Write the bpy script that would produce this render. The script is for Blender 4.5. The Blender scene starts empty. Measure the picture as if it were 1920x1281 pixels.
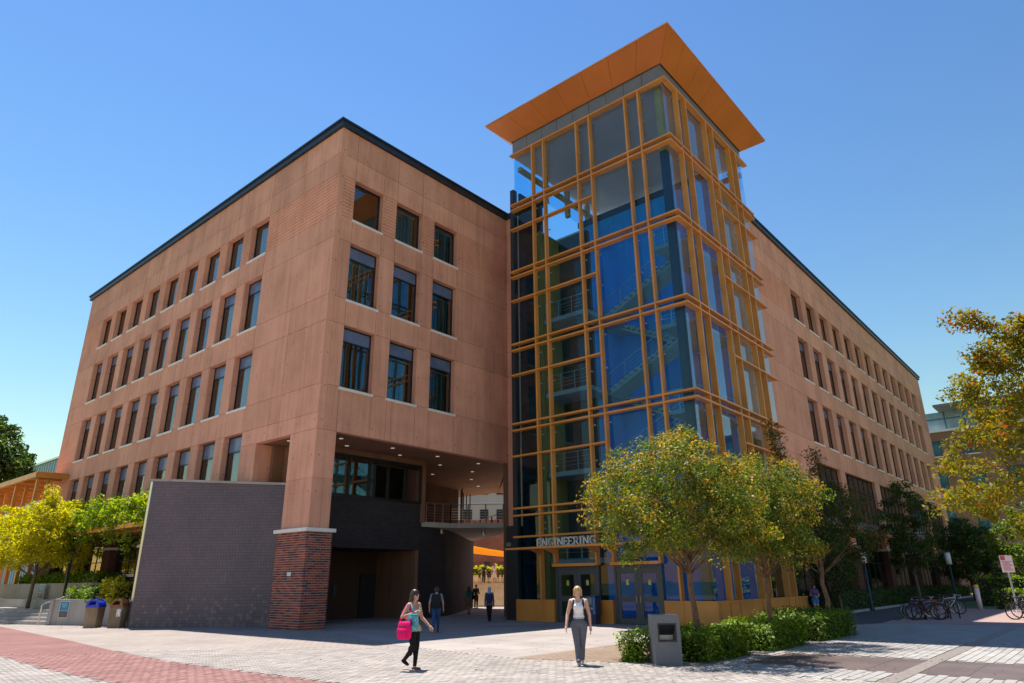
import bpy, bmesh, math, random
import numpy as np
from mathutils import Vector, Matrix
random.seed(7); rng = np.random.default_rng(7)
S = bpy.context.scene
COL = S.collection
R = math.radians

# ---------------------------------------------------------------- camera, sky, sun, exposure
cd = bpy.data.cameras.new('camera'); cam = bpy.data.objects.new('camera', cd); COL.objects.link(cam)
F, PIT, ROLL, YAW = 1267.98, R(19.657), R(-.575), R(49.567)
def cam_axes():
    cp, sp = math.cos(PIT), math.sin(PIT)
    r0, f0, u0 = Vector((1, 0, 0)), Vector((0, cp, sp)), Vector((0, -sp, cp))
    c, s = math.cos(ROLL), math.sin(ROLL)
    r = c*r0 + s*u0; u = -s*r0 + c*u0
    M = Matrix(((math.cos(YAW), math.sin(YAW), 0), (-math.sin(YAW), math.cos(YAW), 0), (0, 0, 1)))
    return M @ r, M @ u, M @ f0
cr_, cu_, cf_ = cam_axes()
CAMZ = 1.75
mw = Matrix.Identity(4)
for i in range(3):
    mw[i][0] = cr_[i]; mw[i][1] = cu_[i]; mw[i][2] = -cf_[i]
mw[2][3] = CAMZ
cam.matrix_world = mw
cd.sensor_width = 36; cd.lens = F/1920*36; cd.clip_end = 3000; cd.clip_start = .1
S.camera = cam
S.render.resolution_x = 1024; S.render.resolution_y = 683

SUN = Vector((.105, .330, 1.0)).normalized()
w = bpy.data.worlds.new('World'); S.world = w; w.use_nodes = True
nt = w.node_tree; nt.nodes.clear()
sky = nt.nodes.new('ShaderNodeTexSky'); sky.sky_type = 'NISHITA'; sky.sun_disc = False
sky.sun_elevation = math.asin(SUN.z); sky.sun_rotation = math.atan2(SUN.x, SUN.y)
sky.altitude = 50; sky.air_density = 2.0; sky.dust_density = 0.0; sky.ozone_density = 3.0
bg = nt.nodes.new('ShaderNodeBackground'); bg.inputs['Strength'].default_value = .05; bgk = .375
wo = nt.nodes.new('ShaderNodeOutputWorld')
gm = nt.nodes.new('ShaderNodeGamma'); gm.inputs['Gamma'].default_value = 1.7; nt.links.new(sky.outputs[0], gm.inputs[0]); sc_ = nt.nodes.new('ShaderNodeVectorMath'); sc_.operation = 'SCALE'; sc_.inputs['Scale'].default_value = bgk; nt.links.new(gm.outputs[0], sc_.inputs[0]); nt.links.new(sc_.outputs[0], bg.inputs[0]); nt.links.new(bg.outputs[0], wo.inputs[0])
sl = bpy.data.lights.new('sun', 'SUN'); so = bpy.data.objects.new('sun', sl); COL.objects.link(so)
sl.energy = 4.3; sl.angle = R(.53); sl.color = (1, .95, .87)
so.location = (0, 0, 60); so.rotation_euler = (-SUN).to_track_quat('-Z', 'Y').to_euler()
S.view_settings.view_transform = 'Standard'; S.view_settings.look = 'None'
S.view_settings.exposure = .98; S.view_settings.gamma = 1.0
S.render.engine = 'CYCLES'
S.cycles.transparent_max_bounces = 28; S.cycles.max_bounces = 8; S.cycles.diffuse_bounces = 4; S.cycles.glossy_bounces = 4
S.cycles.sample_clamp_indirect = 6

# ---------------------------------------------------------------- helpers
def tag(o, label=None, cat=None, group=None, kind=None):
    if label: o['label'] = label
    if cat: o['category'] = cat
    if group: o['group'] = group
    if kind: o['kind'] = kind
    return o
def empty(name, loc=(0, 0, 0), rz=0, parent=None):
    o = bpy.data.objects.new(name, None); COL.objects.link(o); o.location = loc; o.rotation_euler = (0, 0, rz)
    o.empty_display_size = .3
    if parent: o.parent = parent
    return o
def link(name, me, parent=None):
    o = bpy.data.objects.new(name, me); COL.objects.link(o)
    if parent: o.parent = parent
    return o
class MB:
    def __init__(s): s.v = []; s.f = []; s.m = []; s.cm = 0
    def add(s, vs, fs):
        n = len(s.v); s.v += [tuple(p) for p in vs]; s.f += [tuple(i+n for i in f) for f in fs]; s.m += [s.cm]*len(fs); return s
    def mat(s, i): s.cm = i; return s
    def box(s, x0, y0, z0, x1, y1, z1):
        x0, x1 = min(x0, x1), max(x0, x1); y0, y1 = min(y0, y1), max(y0, y1); z0, z1 = min(z0, z1), max(z0, z1)
        return s.add([(x0,y0,z0),(x1,y0,z0),(x1,y1,z0),(x0,y1,z0),(x0,y0,z1),(x1,y0,z1),(x1,y1,z1),(x0,y1,z1)],
              [(0,3,2,1),(4,5,6,7),(0,1,5,4),(1,2,6,5),(2,3,7,6),(3,0,4,7)])
    def obox(s, c, ax, ay, az, hx, hy, hz):
        c, ax, ay, az = Vector(c), Vector(ax)*hx, Vector(ay)*hy, Vector(az)*hz
        P = [c+sx*ax+sy*ay+sz*az for sz in (-1, 1) for (sx, sy) in ((-1,-1),(1,-1),(1,1),(-1,1))]
        return s.add(P, [(0,3,2,1),(4,5,6,7),(0,1,5,4),(1,2,6,5),(2,3,7,6),(3,0,4,7)])
    def beam(s, a, b, wd, ht, up=(0, 0, 1)):
        a, b = Vector(a), Vector(b); d = (b-a); L = d.length; d /= L
        up = Vector(up); sd = d.cross(up)
        if sd.length < 1e-5: up = Vector((1, 0, 0)); sd = d.cross(up)
        sd.normalize(); u2 = sd.cross(d)
        return s.obox((a+b)/2, d, sd, u2, L/2, wd/2, ht/2)
    def prism(s, poly, z0, z1):
        n = len(poly); a = sum(poly[i][0]*poly[(i+1) % n][1]-poly[(i+1) % n][0]*poly[i][1] for i in range(n))
        if a < 0: poly = poly[::-1]
        vs = [(p[0], p[1], z0) for p in poly]+[(p[0], p[1], z1) for p in poly]
        fs = [tuple(range(n))[::-1], tuple(range(n, 2*n))]+[(i, (i+1) % n, n+(i+1) % n, n+i) for i in range(n)]
        return s.add(vs, fs)
    def tube(s, pts, rad, n=8, cap=True):
        pts = [Vector(p) for p in pts]
        rad = [float(q) for q in rad] if hasattr(rad, '__len__') else [float(rad)]*len(pts)
        vs = []; fs = []; ref = None
        for i, p in enumerate(pts):
            t = (pts[min(i+1, len(pts)-1)]-pts[max(i-1, 0)])
            if t.length < 1e-9: t = Vector((0, 0, 1))
            t.normalize()
            if ref is None: ref = Vector((1, 0, 0)) if abs(t.x) < .9 else Vector((0, 1, 0))
            a = (ref - t*ref.dot(t)); a.normalize(); ref = a; b = t.cross(a)
            for k in range(n):
                an = 2*math.pi*k/n; vs.append(p+rad[i]*(math.cos(an)*a+math.sin(an)*b))
        for i in range(len(pts)-1):
            for k in range(n):
                k2 = (k+1) % n; fs.append((i*n+k, i*n+k2, (i+1)*n+k2, (i+1)*n+k))
        if cap:
            fs.append(tuple(range(n))[::-1]); fs.append(tuple((len(pts)-1)*n+k for k in range(n)))
        return s.add(vs, fs)
    def lathe(s, prof, c=(0, 0, 0), n=20, sx=1, sy=1):
        vs = []; fs = []; m = len(prof)
        for (r, z) in prof:
            for k in range(n):
                an = 2*math.pi*k/n; vs.append((c[0]+sx*r*math.cos(an), c[1]+sy*r*math.sin(an), c[2]+z))
        for i in range(m-1):
            for k in range(n):
                k2 = (k+1) % n; fs.append((i*n+k, i*n+k2, (i+1)*n+k2, (i+1)*n+k))
        fs.append(tuple(range(n))[::-1]); fs.append(tuple((m-1)*n+k for k in range(n)))
        return s.add(vs, fs)
    def sphere(s, c, r, n=12, m=8):
        if not hasattr(r, '__len__'): r = (r, r, r)
        vs = [(c[0], c[1], c[2]-r[2])]; fs = []
        for i in range(1, m):
            th = math.pi*i/m-math.pi/2
            for k in range(n):
                an = 2*math.pi*k/n; vs.append((c[0]+r[0]*math.cos(th)*math.cos(an), c[1]+r[1]*math.cos(th)*math.sin(an), c[2]+r[2]*math.sin(th)))
        vs.append((c[0], c[1], c[2]+r[2])); L = len(vs)-1
        for k in range(n):
            k2 = (k+1) % n; fs.append((0, 1+k2, 1+k)); fs.append((L, 1+(m-2)*n+k, 1+(m-2)*n+k2))
            for i in range(m-2): fs.append((1+i*n+k, 1+i*n+k2, 1+(i+1)*n+k2, 1+(i+1)*n+k))
        return s.add(vs, fs)
    def mesh(s, name, mats, smooth=False):
        me = bpy.data.meshes.new(name); me.from_pydata(s.v, [], s.f)
        if not isinstance(mats, (list, tuple)): mats = [mats]
        for m in mats: me.materials.append(m)
        if any(s.m): me.polygons.foreach_set('material_index', s.m)
        if smooth: me.polygons.foreach_set('use_smooth', [True]*len(s.f))
        me.update(); return me
    def build(s, name, mats, parent=None, smooth=False, loc=None, rz=None):
        o = link(name, s.mesh(name, mats, smooth), parent)
        if loc is not None: o.location = loc
        if rz is not None: o.rotation_euler = (0, 0, rz)
        return o
_unit = {}
def ubox(name, x0, y0, z0, x1, y1, z1, mat, parent=None):
    """a box as a scaled copy of one shared unit-cube mesh per material"""
    k = mat.name
    if k not in _unit:
        _unit[k] = MB().box(-.5, -.5, -.5, .5, .5, .5).mesh('unit_'+k, mat)
    o = link(name, _unit[k], parent)
    o.location = ((x0+x1)/2, (y0+y1)/2, (z0+z1)/2); o.scale = (abs(x1-x0), abs(y1-y0), abs(z1-z0))
    return o
def copy_tree(o, parent=None):
    c = o.copy(); COL.objects.link(c)
    if parent: c.parent = parent
    for ch in o.children: copy_tree(ch, c)
    return c

# ---------------------------------------------------------------- materials
def newmat(name):
    m = bpy.data.materials.new(name); m.use_nodes = True
    n = m.node_tree.nodes; b = n['Principled BSDF']; return m, m.node_tree, b
def nd(nt, t, **k):
    n = nt.nodes.new(t)
    for a, v in k.items(): setattr(n, a, v)
    return n
def plain(name, col, rough=.6, metal=0, spec=.5, var=.12, scale=6, bump=0, bscale=40, emit=None):
    m, t, b = newmat(name); L = t.links.new
    b.inputs['Roughness'].default_value = rough; b.inputs['Metallic'].default_value = metal
    b.inputs['Specular IOR Level'].default_value = spec
    tc = nd(t, 'ShaderNodeNewGeometry')
    if var:
        no = nd(t, 'ShaderNodeTexNoise'); no.inputs['Scale'].default_value = scale; no.inputs['Detail'].default_value = 5
        L(tc.outputs['Position'], no.inputs['Vector'])
        rp = nd(t, 'ShaderNodeValToRGB'); e = rp.color_ramp.elements
        e[0].position = .3; e[1].position = .7
        e[0].color = [c*(1-var) for c in col]+[1]; e[1].color = [min(1, c*(1+var)) for c in col]+[1]
        L(no.outputs['Fac'], rp.inputs[0]); L(rp.outputs[0], b.inputs['Base Color'])
    else: b.inputs['Base Color'].default_value = (*col, 1)
    if bump:
        n2 = nd(t, 'ShaderNodeTexNoise'); n2.inputs['Scale'].default_value = bscale; n2.inputs['Detail'].default_value = 4
        L(tc.outputs['Position'], n2.inputs['Vector'])
        bp = nd(t, 'ShaderNodeBump'); bp.inputs['Strength'].default_value = bump; bp.inputs['Distance'].default_value = .02
        L(n2.outputs['Fac'], bp.inputs['Height']); L(bp.outputs[0], b.inputs['Normal'])
    if emit:
        b.inputs['Emission Color'].default_value = (*emit[0], 1); b.inputs['Emission Strength'].default_value = emit[1]
    return m
def concrete(name, col, holes=True, streak=.5):
    m, t, b = newmat(name); L = t.links.new
    b.inputs['Roughness'].default_value = .82; b.inputs['Specular IOR Level'].default_value = .25
    g = nd(t, 'ShaderNodeNewGeometry'); sx = nd(t, 'ShaderNodeSeparateXYZ'); L(g.outputs['Position'], sx.inputs[0])
    def mth(op, a, bb=None, clamp=False):
        n = nd(t, 'ShaderNodeMath', operation=op); n.use_clamp = clamp
        for i, q in enumerate((a, bb)):
            if q is None: continue
            if isinstance(q, (int, float)): n.inputs[i].default_value = q
            else: L(q, n.inputs[i])
        return n.outputs[0]
    s_ = mth('ADD', sx.outputs[0], sx.outputs[1])
    cb = nd(t, 'ShaderNodeCombineXYZ'); L(s_, cb.inputs[0]); L(sx.outputs[2], cb.inputs[1])
    # large mottling
    n1 = nd(t, 'ShaderNodeTexNoise'); n1.inputs['Scale'].default_value = .55; n1.inputs['Detail'].default_value = 6; n1.inputs['Roughness'].default_value = .62
    L(g.outputs['Position'], n1.inputs['Vector'])
    # vertical streaks / board marks
    mp = nd(t, 'ShaderNodeMapping'); mp.inputs['Scale'].default_value = (2.2, .12, 1); L(cb.outputs[0], mp.inputs[0])
    n2 = nd(t, 'ShaderNodeTexNoise'); n2.inputs['Scale'].default_value = 1.6; n2.inputs['Detail'].default_value = 4; L(mp.outputs[0], n2.inputs['Vector'])
    n3 = nd(t, 'ShaderNodeTexNoise'); n3.inputs['Scale'].default_value = 9; n3.inputs['Detail'].default_value = 6; n3.inputs['Roughness'].default_value = .7; L(g.outputs['Position'], n3.inputs['Vector'])
    a = mth('ADD', mth('MULTIPLY', n1.outputs['Fac'], .75), mth('ADD', mth('MULTIPLY', n2.outputs['Fac'], streak), mth('MULTIPLY', n3.outputs['Fac'], .35)))
    fac = mth('MULTIPLY_ADD', a, 1.5); t.nodes[-1].inputs[2].default_value = -.5*1.5*(1.10+streak)+.5; t.nodes[-1].use_clamp = True
    rp = nd(t, 'ShaderNodeValToRGB'); e = rp.color_ramp.elements
    e[0].color = (col[0]*.70, col[1]*.67, col[2]*.66, 1); e[1].color = (min(1, col[0]*1.22), col[1]*1.27, col[2]*1.32, 1)
    mid = rp.color_ramp.elements.new(.5); mid.color = (*col, 1)
    L(fac, rp.inputs[0]); out = rp.outputs[0]
    oi = nd(t, 'ShaderNodeObjectInfo'); pr = nd(t, 'ShaderNodeMapRange'); pr.inputs[3].default_value = .90; pr.inputs[4].default_value = 1.08; L(oi.outputs['Random'], pr.inputs[0])
    pv = nd(t, 'ShaderNodeVectorMath', operation='SCALE'); L(out, pv.inputs[0]); L(pr.outputs[0], pv.inputs['Scale']); out = pv.outputs[0]
    # faint form-board lines
    fr = mth('FRACT', mth('MULTIPLY', s_, .82)); ln = mth('LESS_THAN', fr, .018)
    mx = nd(t, 'ShaderNodeMixRGB', blend_type='MULTIPLY'); L(mth('MULTIPLY', ln, .28), mx.inputs[0]); L(out, mx.inputs[1]); mx.inputs[2].default_value = (.3, .25, .25, 1); out = mx.outputs[0]
    bp = nd(t, 'ShaderNodeBump'); bp.inputs['Strength'].default_value = .25; bp.inputs['Distance'].default_value = .02
    if holes:
        fx = mth('SUBTRACT', mth('FRACT', mth('MULTIPLY', s_, .70)), .5); fz = mth('SUBTRACT', mth('FRACT', mth('MULTIPLY', sx.outputs[2], .62)), .5)
        d = mth('ADD', mth('MULTIPLY', fx, fx), mth('MULTIPLY', fz, fz)); h = mth('LESS_THAN', d, .0008)
        m2 = nd(t, 'ShaderNodeMixRGB', blend_type='MULTIPLY'); L(mth('MULTIPLY', h, .55), m2.inputs[0]); L(out, m2.inputs[1]); m2.inputs[2].default_value = (.25, .2, .2, 1); out = m2.outputs[0]
        L(mth('SUBTRACT', n3.outputs['Fac'], h), bp.inputs['Height'])
    else: L(n3.outputs['Fac'], bp.inputs['Height'])
    L(out, b.inputs['Base Color']); L(bp.outputs[0], b.inputs['Normal'])
    return m
def glass(name, tint=(.75, .9, .95), ior=1.6, rough=.0, dark=0):
    m, t, b = newmat(name); L = t.links.new; t.nodes.remove(b)
    out = t.nodes['Material Output']
    tr = nd(t, 'ShaderNodeBsdfTransparent'); tr.inputs[0].default_value = (*tint, 1)
    gl = nd(t, 'ShaderNodeBsdfGlossy'); gl.inputs['Roughness'].default_value = rough; gl.inputs[0].default_value = (.95, .98, 1, 1)
    fr = nd(t, 'ShaderNodeFresnel'); fr.inputs[0].default_value = ior
    # very slight waviness so reflections are not perfectly flat
    g = nd(t, 'ShaderNodeNewGeometry'); no = nd(t, 'ShaderNodeTexNoise'); no.inputs['Scale'].default_value = .45; L(g.outputs['Position'], no.inputs['Vector'])
    bp = nd(t, 'ShaderNodeBump'); bp.inputs['Strength'].default_value = .06; bp.inputs['Distance'].default_value = .06; L(no.outputs['Fac'], bp.inputs['Height'])
    L(bp.outputs[0], gl.inputs['Normal'])
    nb = nd(t, 'ShaderNodeMath', operation='SUBTRACT'); nb.inputs[0].default_value = 1; L(g.outputs['Backfacing'], nb.inputs[1])
    fm = nd(t, 'ShaderNodeMath', operation='MULTIPLY'); L(fr.outputs[0], fm.inputs[0]); L(nb.outputs[0], fm.inputs[1])
    mx = nd(t, 'ShaderNodeMixShader'); L(fm.outputs[0], mx.inputs[0]); L(tr.outputs[0], mx.inputs[1]); L(gl.outputs[0], mx.inputs[2])
    L(mx.outputs[0], out.inputs[0]); return m
def island(name, cols, rough=.8, spec=.3, bump=.2, bscale=60, stain=.25, objrand=False):
    """colour picked per loose piece (or per object) out of a list, with stains on top"""
    m, t, b = newmat(name); L = t.links.new
    b.inputs['Roughness'].default_value = rough; b.inputs['Specular IOR Level'].default_value = spec
    g = nd(t, 'ShaderNodeNewGeometry'); rp = nd(t, 'ShaderNodeValToRGB'); rp.color_ramp.interpolation = 'LINEAR'
    e = rp.color_ramp.elements; n = len(cols)
    e[0].color = (*cols[0], 1); e[1].color = (*cols[-1], 1)
    for i in range(1, n-1): q = e.new(i/(n-1)); q.color = (*cols[i], 1)
    if objrand: oi = nd(t, 'ShaderNodeObjectInfo'); L(oi.outputs['Random'], rp.inputs[0])
    else: L(g.outputs['Random Per Island'], rp.inputs[0])
    no = nd(t, 'ShaderNodeTexNoise'); no.inputs['Scale'].default_value = .5; no.inputs['Detail'].default_value = 7; no.inputs['Roughness'].default_value = .65; L(g.outputs['Position'], no.inputs['Vector'])
    r2 = nd(t, 'ShaderNodeValToRGB'); r2.color_ramp.elements[0].position = .35; r2.color_ramp.elements[1].position = .62
    r2.color_ramp.elements[0].color = (1-stain, 1-stain, 1-stain, 1); r2.color_ramp.elements[1].color = (1, 1, 1, 1); L(no.outputs['Fac'], r2.inputs[0])
    mx = nd(t, 'ShaderNodeMixRGB', blend_type='MULTIPLY'); mx.inputs[0].default_value = 1; L(rp.outputs[0], mx.inputs[1]); L(r2.outputs[0], mx.inputs[2])
    L(mx.outputs[0], b.inputs['Base Color'])
    n2 = nd(t, 'ShaderNodeTexNoise'); n2.inputs['Scale'].default_value = bscale; L(g.outputs['Position'], n2.inputs['Vector'])
    bp = nd(t, 'ShaderNodeBump'); bp.inputs['Strength'].default_value = bump; bp.inputs['Distance'].default_value = .01; L(n2.outputs['Fac'], bp.inputs['Height']); L(bp.outputs[0], b.inputs['Normal'])
    return m
def paving(name, c1, c2, mortar, bw, bh, rot=0, offset=.5, stain=.3, msize=.012, bias=0, rough=.85):
    """far paving, where single pavers are too small to tell apart"""
    m, t, b = newmat(name); L = t.links.new; b.inputs['Roughness'].default_value = rough; b.inputs['Specular IOR Level'].default_value = .25
    g = nd(t, 'ShaderNodeNewGeometry'); mp = nd(t, 'ShaderNodeMapping'); mp.inputs['Rotation'].default_value = (0, 0, rot); L(g.outputs['Position'], mp.inputs[0])
    br = nd(t, 'ShaderNodeTexBrick'); br.offset = offset; br.inputs['Scale'].default_value = 1; br.inputs['Brick Width'].default_value = bw; br.inputs['Row Height'].default_value = bh
    br.inputs['Mortar Size'].default_value = msize; br.inputs['Color1'].default_value = (*c1, 1); br.inputs['Color2'].default_value = (*c2, 1); br.inputs['Mortar'].default_value = (*mortar, 1); br.inputs['Bias'].default_value = bias
    L(mp.outputs[0], br.inputs['Vector'])
    no = nd(t, 'ShaderNodeTexNoise'); no.inputs['Scale'].default_value = .35; no.inputs['Detail'].default_value = 8; no.inputs['Roughness'].default_value = .65; L(g.outputs['Position'], no.inputs['Vector'])
    r2 = nd(t, 'ShaderNodeValToRGB'); r2.color_ramp.elements[0].position = .36; r2.color_ramp.elements[1].position = .64
    r2.color_ramp.elements[0].color = (1-stain, 1-stain, 1-stain, 1); r2.color_ramp.elements[1].color = (1, 1, 1, 1); L(no.outputs['Fac'], r2.inputs[0])
    mx = nd(t, 'ShaderNodeMixRGB', blend_type='MULTIPLY'); mx.inputs[0].default_value = 1; L(br.outputs[0], mx.inputs[1]); L(r2.outputs[0], mx.inputs[2]); L(mx.outputs[0], b.inputs['Base Color'])
    bp = nd(t, 'ShaderNodeBump'); bp.inputs['Strength'].default_value = .4; bp.inputs['Distance'].default_value = .008; bp.invert = True; L(br.outputs['Fac'], bp.inputs['Height']); L(bp.outputs[0], b.inputs['Normal'])
    return m
def tilewall(name, c1, c2, mortar, bw, bh, offset=0., patches=None, rough=.45):
    """small wall tiles on an upright wall of any direction"""
    m, t, b = newmat(name); L = t.links.new; b.inputs['Roughness'].default_value = rough; b.inputs['Specular IOR Level'].default_value = .12 if rough > .7 else .5
    tc = nd(t, 'ShaderNodeUVMap'); br = nd(t, 'ShaderNodeTexBrick'); br.offset = offset
    br.inputs['Scale'].default_value = 1; br.inputs['Brick Width'].default_value = bw; br.inputs['Row Height'].default_value = bh; br.inputs['Mortar Size'].default_value = .009
    br.inputs['Color1'].default_value = (*c1, 1); br.inputs['Color2'].default_value = (*c2, 1); br.inputs['Mortar'].default_value = (*mortar, 1); L(tc.outputs[0], br.inputs['Vector'])
    out = br.outputs[0]
    g = nd(t, 'ShaderNodeNewGeometry'); no = nd(t, 'ShaderNodeTexNoise'); no.inputs['Scale'].default_value = .6; no.inputs['Detail'].default_value = 6; L(g.outputs['Position'], no.inputs['Vector'])
    r2 = nd(t, 'ShaderNodeValToRGB'); r2.color_ramp.elements[0].position = .3; r2.color_ramp.elements[1].position = .7
    r2.color_ramp.elements[0].color = (.72, .72, .74, 1); r2.color_ramp.elements[1].color = (1.0, .98, .96, 1); L(no.outputs['Fac'], r2.inputs[0])
    mx = nd(t, 'ShaderNodeMixRGB', blend_type='MULTIPLY'); mx.inputs[0].default_value = 1; L(out, mx.inputs[1]); L(r2.outputs[0], mx.inputs[2]); out = mx.outputs[0]
    if patches:   # efflorescence: single paler tiles low on the wall
        vo = nd(t, 'ShaderNodeTexWhiteNoise', noise_dimensions='2D')
        sn = nd(t, 'ShaderNodeVectorMath', operation='SNAP'); sn.inputs[1].default_value = (bw, bh, 1); L(tc.outputs[0], sn.inputs[0]); L(sn.outputs[0], vo.inputs['Vector'])
        n3 = nd(t, 'ShaderNodeTexNoise'); n3.inputs['Scale'].default_value = .8; n3.inputs['Detail'].default_value = 3; L(tc.outputs[0], n3.inputs['Vector'])
        sp = nd(t, 'ShaderNodeSeparateXYZ'); L(tc.outputs[0], sp.inputs[0])
        mr = nd(t, 'ShaderNodeMapRange'); mr.inputs[1].default_value = 0; mr.inputs[2].default_value = 1.8; mr.inputs[3].default_value = .55; mr.inputs[4].default_value = 0.; L(sp.outputs[1], mr.inputs[0])
        ml = nd(t, 'ShaderNodeMath', operation='MULTIPLY'); L(mr.outputs[0], ml.inputs[0]); L(n3.outputs['Fac'], ml.inputs[1])
        lt = nd(t, 'ShaderNodeMath', operation='LESS_THAN'); L(vo.outputs['Value'], lt.inputs[0]); L(ml.outputs[0], lt.inputs[1])
        m3 = nd(t, 'ShaderNodeMath', operation='MULTIPLY'); L(lt.outputs[0], m3.inputs[0]); m3.inputs[1].default_value = .38
        mx2 = nd(t, 'ShaderNodeMixRGB'); L(m3.outputs[0], mx2.inputs[0]); L(out, mx2.inputs[1]); mx2.inputs[2].default_value = (*patches, 1); out = mx2.outputs[0]
    L(out, b.inputs['Base Color'])
    bp = nd(t, 'ShaderNodeBump'); bp.inputs['Strength'].default_value = .5; bp.inputs['Distance'].default_value = .008; bp.invert = True; L(br.outputs['Fac'], bp.inputs['Height']); L(bp.outputs[0], b.inputs['Normal'])
    return m
def leafmat(name, cols, trans=.45, rough=.45):
    m, t, b = newmat(name); L = t.links.new
    out = t.nodes['Material Output']; g = nd(t, 'ShaderNodeNewGeometry'); rp = nd(t, 'ShaderNodeValToRGB'); e = rp.color_ramp.elements
    e[0].color = (*cols[0], 1); e[1].color = (*cols[-1], 1)
    for i in range(1, len(cols)-1): q = e.new(i/(len(cols)-1)); q.color = (*cols[i], 1)
    L(g.outputs['Random Per Island'], rp.inputs[0]); L(rp.outputs[0], b.inputs['Base Color'])
    b.inputs['Roughness'].default_value = rough+.15; b.inputs['Specular IOR Level'].default_value = .3
    tl = nd(t, 'ShaderNodeBsdfTranslucent'); hs = nd(t, 'ShaderNodeHueSaturation'); hs.inputs['Value'].default_value = 1.5; hs.inputs['Saturation'].default_value = 1.1; L(rp.outputs[0], hs.inputs['Color']); L(hs.outputs[0], tl.inputs[0])
    mx = nd(t, 'ShaderNodeMixShader'); mx.inputs[0].default_value = trans; L(b.outputs[0], mx.inputs[1]); L(tl.outputs[0], mx.inputs[2]); L(mx.outputs[0], out.inputs[0]); return m

CONC = concrete('red_concrete', (.72, .35, .24), streak=.6)
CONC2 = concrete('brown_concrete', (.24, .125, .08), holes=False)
GREYC = concrete('grey_concrete', (.40, .37, .34), holes=False, streak=.7)
WHITE = plain('white_precast', (.78, .75, .71), .7, var=.06, scale=3)
ROOF = plain('dark_roof_metal', (.018, .028, .042), .4, spec=.5, var=.2, scale=2)
FRAME = plain('black_window_frame', (.012, .014, .018), .35, var=0)
ROOM = plain('dark_room', (.035, .032, .030), .9, var=.4, scale=.7)
BLIND = plain('blind_fabric', (.30, .38, .38), .8, var=.1, scale=3)
PANEL_T = plain('blue_grey_transom', (.12, .16, .29), .2, var=.25, scale=1.2)
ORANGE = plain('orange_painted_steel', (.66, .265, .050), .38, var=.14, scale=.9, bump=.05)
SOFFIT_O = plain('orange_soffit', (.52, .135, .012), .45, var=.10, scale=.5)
STEEL = plain('brushed_steel', (.55, .56, .58), .3, metal=.9, var=.05)
DSTEEL = plain('dark_steel', (.02, .024, .03), .4, var=.1)
GBAND = plain('grey_fascia_panel', (.17, .17, .175), .4, var=.1, scale=1.2)
TGLASS = glass('tower_glass', (.70, .92, 1.0), 1.5)
TGLASS_R = glass('coated_tower_glass', (.74, .91, 1.0), 2.9)
WGLASS = glass('window_glass', (.68, .80, .80), 2.5)
BLUEW = concrete('blue_stair_wall', (.004, .32, .86), holes=False)
SLAB = plain('pale_concrete_slab', (.45, .46, .47), .7, var=.1, scale=2)
TILE = tilewall('dark_glazed_tile', (.145, .110, .142), (.172, .134, .165), (.092, .072, .090), .14, .14, 0., patches=(.27, .21, .20))
TILE2 = tilewall('dark_brick_tile', (.052, .045, .054), (.066, .057, .064), (.034, .030, .034), .30, .10, .5, rough=.9)
BRICK = island('red_blue_brick', [(0.390, .10, .06), (0.286, .062, .045), (0.429, .12, .065), (0.050, .04, .06), (0.338, .08, .05), (0.060, .045, .075), (0.260, .055, .05), (0.442, .13, .08), (0.208, .05, .05)], stain=.2, objrand=True)
BRICKJ = island('red_blue_brick_field', [(0.390, .10, .06), (0.286, .062, .045), (0.429, .12, .065), (0.050, .04, .06), (0.338, .08, .05), (0.060, .045, .075), (0.260, .055, .05)], stain=.2)
MORTAR = plain('mortar', (.58, .50, .48), .9, var=.15, scale=20)
FARBRICK = tilewall('far_red_brick', (.30, .10, .07), (.22, .07, .055), (.30, .20, .17), .30, .09, .5, rough=.8)
# ================================================================ SETTING: ground sheets
def sheet(name, poly, z, mat, kind='structure'):
    me = bpy.data.meshes.new(name); n = len(poly)
    a = sum(poly[i][0]*poly[(i+1) % n][1]-poly[(i+1) % n][0]*poly[i][1] for i in range(n))
    if a < 0: poly = poly[::-1]
    me.from_pydata([(p[0], p[1], z) for p in poly], [], [tuple(range(n))]); me.materials.append(mat); me.update()
    o = link(name, me); o['kind'] = kind; return o
def strip(name, left, right, z, mat):
    me = bpy.data.meshes.new(name); n = len(left)
    me.from_pydata([(p[0], p[1], z) for p in left]+[(p[0], p[1], z) for p in right], [], [(i, i+1, n+i+1, n+i) for i in range(n-1)])
    me.materials.append(mat); bm = bmesh.new(); bm.from_mesh(me); bmesh.ops.recalc_face_normals(bm, faces=bm.faces)
    for f in bm.faces:
        if f.normal.z < 0: f.normal_flip()
    bm.to_mesh(me); bm.free(); o = link(name, me); o['kind'] = 'structure'; return o
PAVE = paving('pale_plaza_paving', (0.392, 0.327, 0.288), (0.327, 0.275, 0.246), (0.235, 0.196, 0.177), .30, .15, rot=R(-8), stain=.22)
SLABS = paving('large_pale_slabs', (0.392, 0.340, 0.308), (0.353, 0.308, 0.282), (0.235, 0.209, 0.196), 1.2, 1.2, rot=0, offset=0, stain=.25, msize=.02)
REDP = paving('red_brick_paving', (0.308, 0.147, 0.131), (0.249, 0.118, 0.108), (0.183, 0.099, 0.092), .24, .12, rot=R(20), stain=.25)
TANP = paving('tan_paving', (0.340, 0.235, 0.164), (0.295, 0.209, 0.151), (0.196, 0.151, 0.118), .24, .12, rot=0, stain=.3)
DARKP = paving('dark_stone_band', (.17, .125, .115), (.13, .10, .095), (.08, .065, .06), 1.1, .9, rot=0, offset=.3, stain=.35, rough=.5)
ASPH = plain('asphalt', (.06, .06, .062), .9, var=.2, scale=30, bump=.3, bscale=150)
SALM = plain('salmon_concrete', (0.327, 0.216, 0.183), .85, var=.1, scale=1.5, bump=.1)
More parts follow.
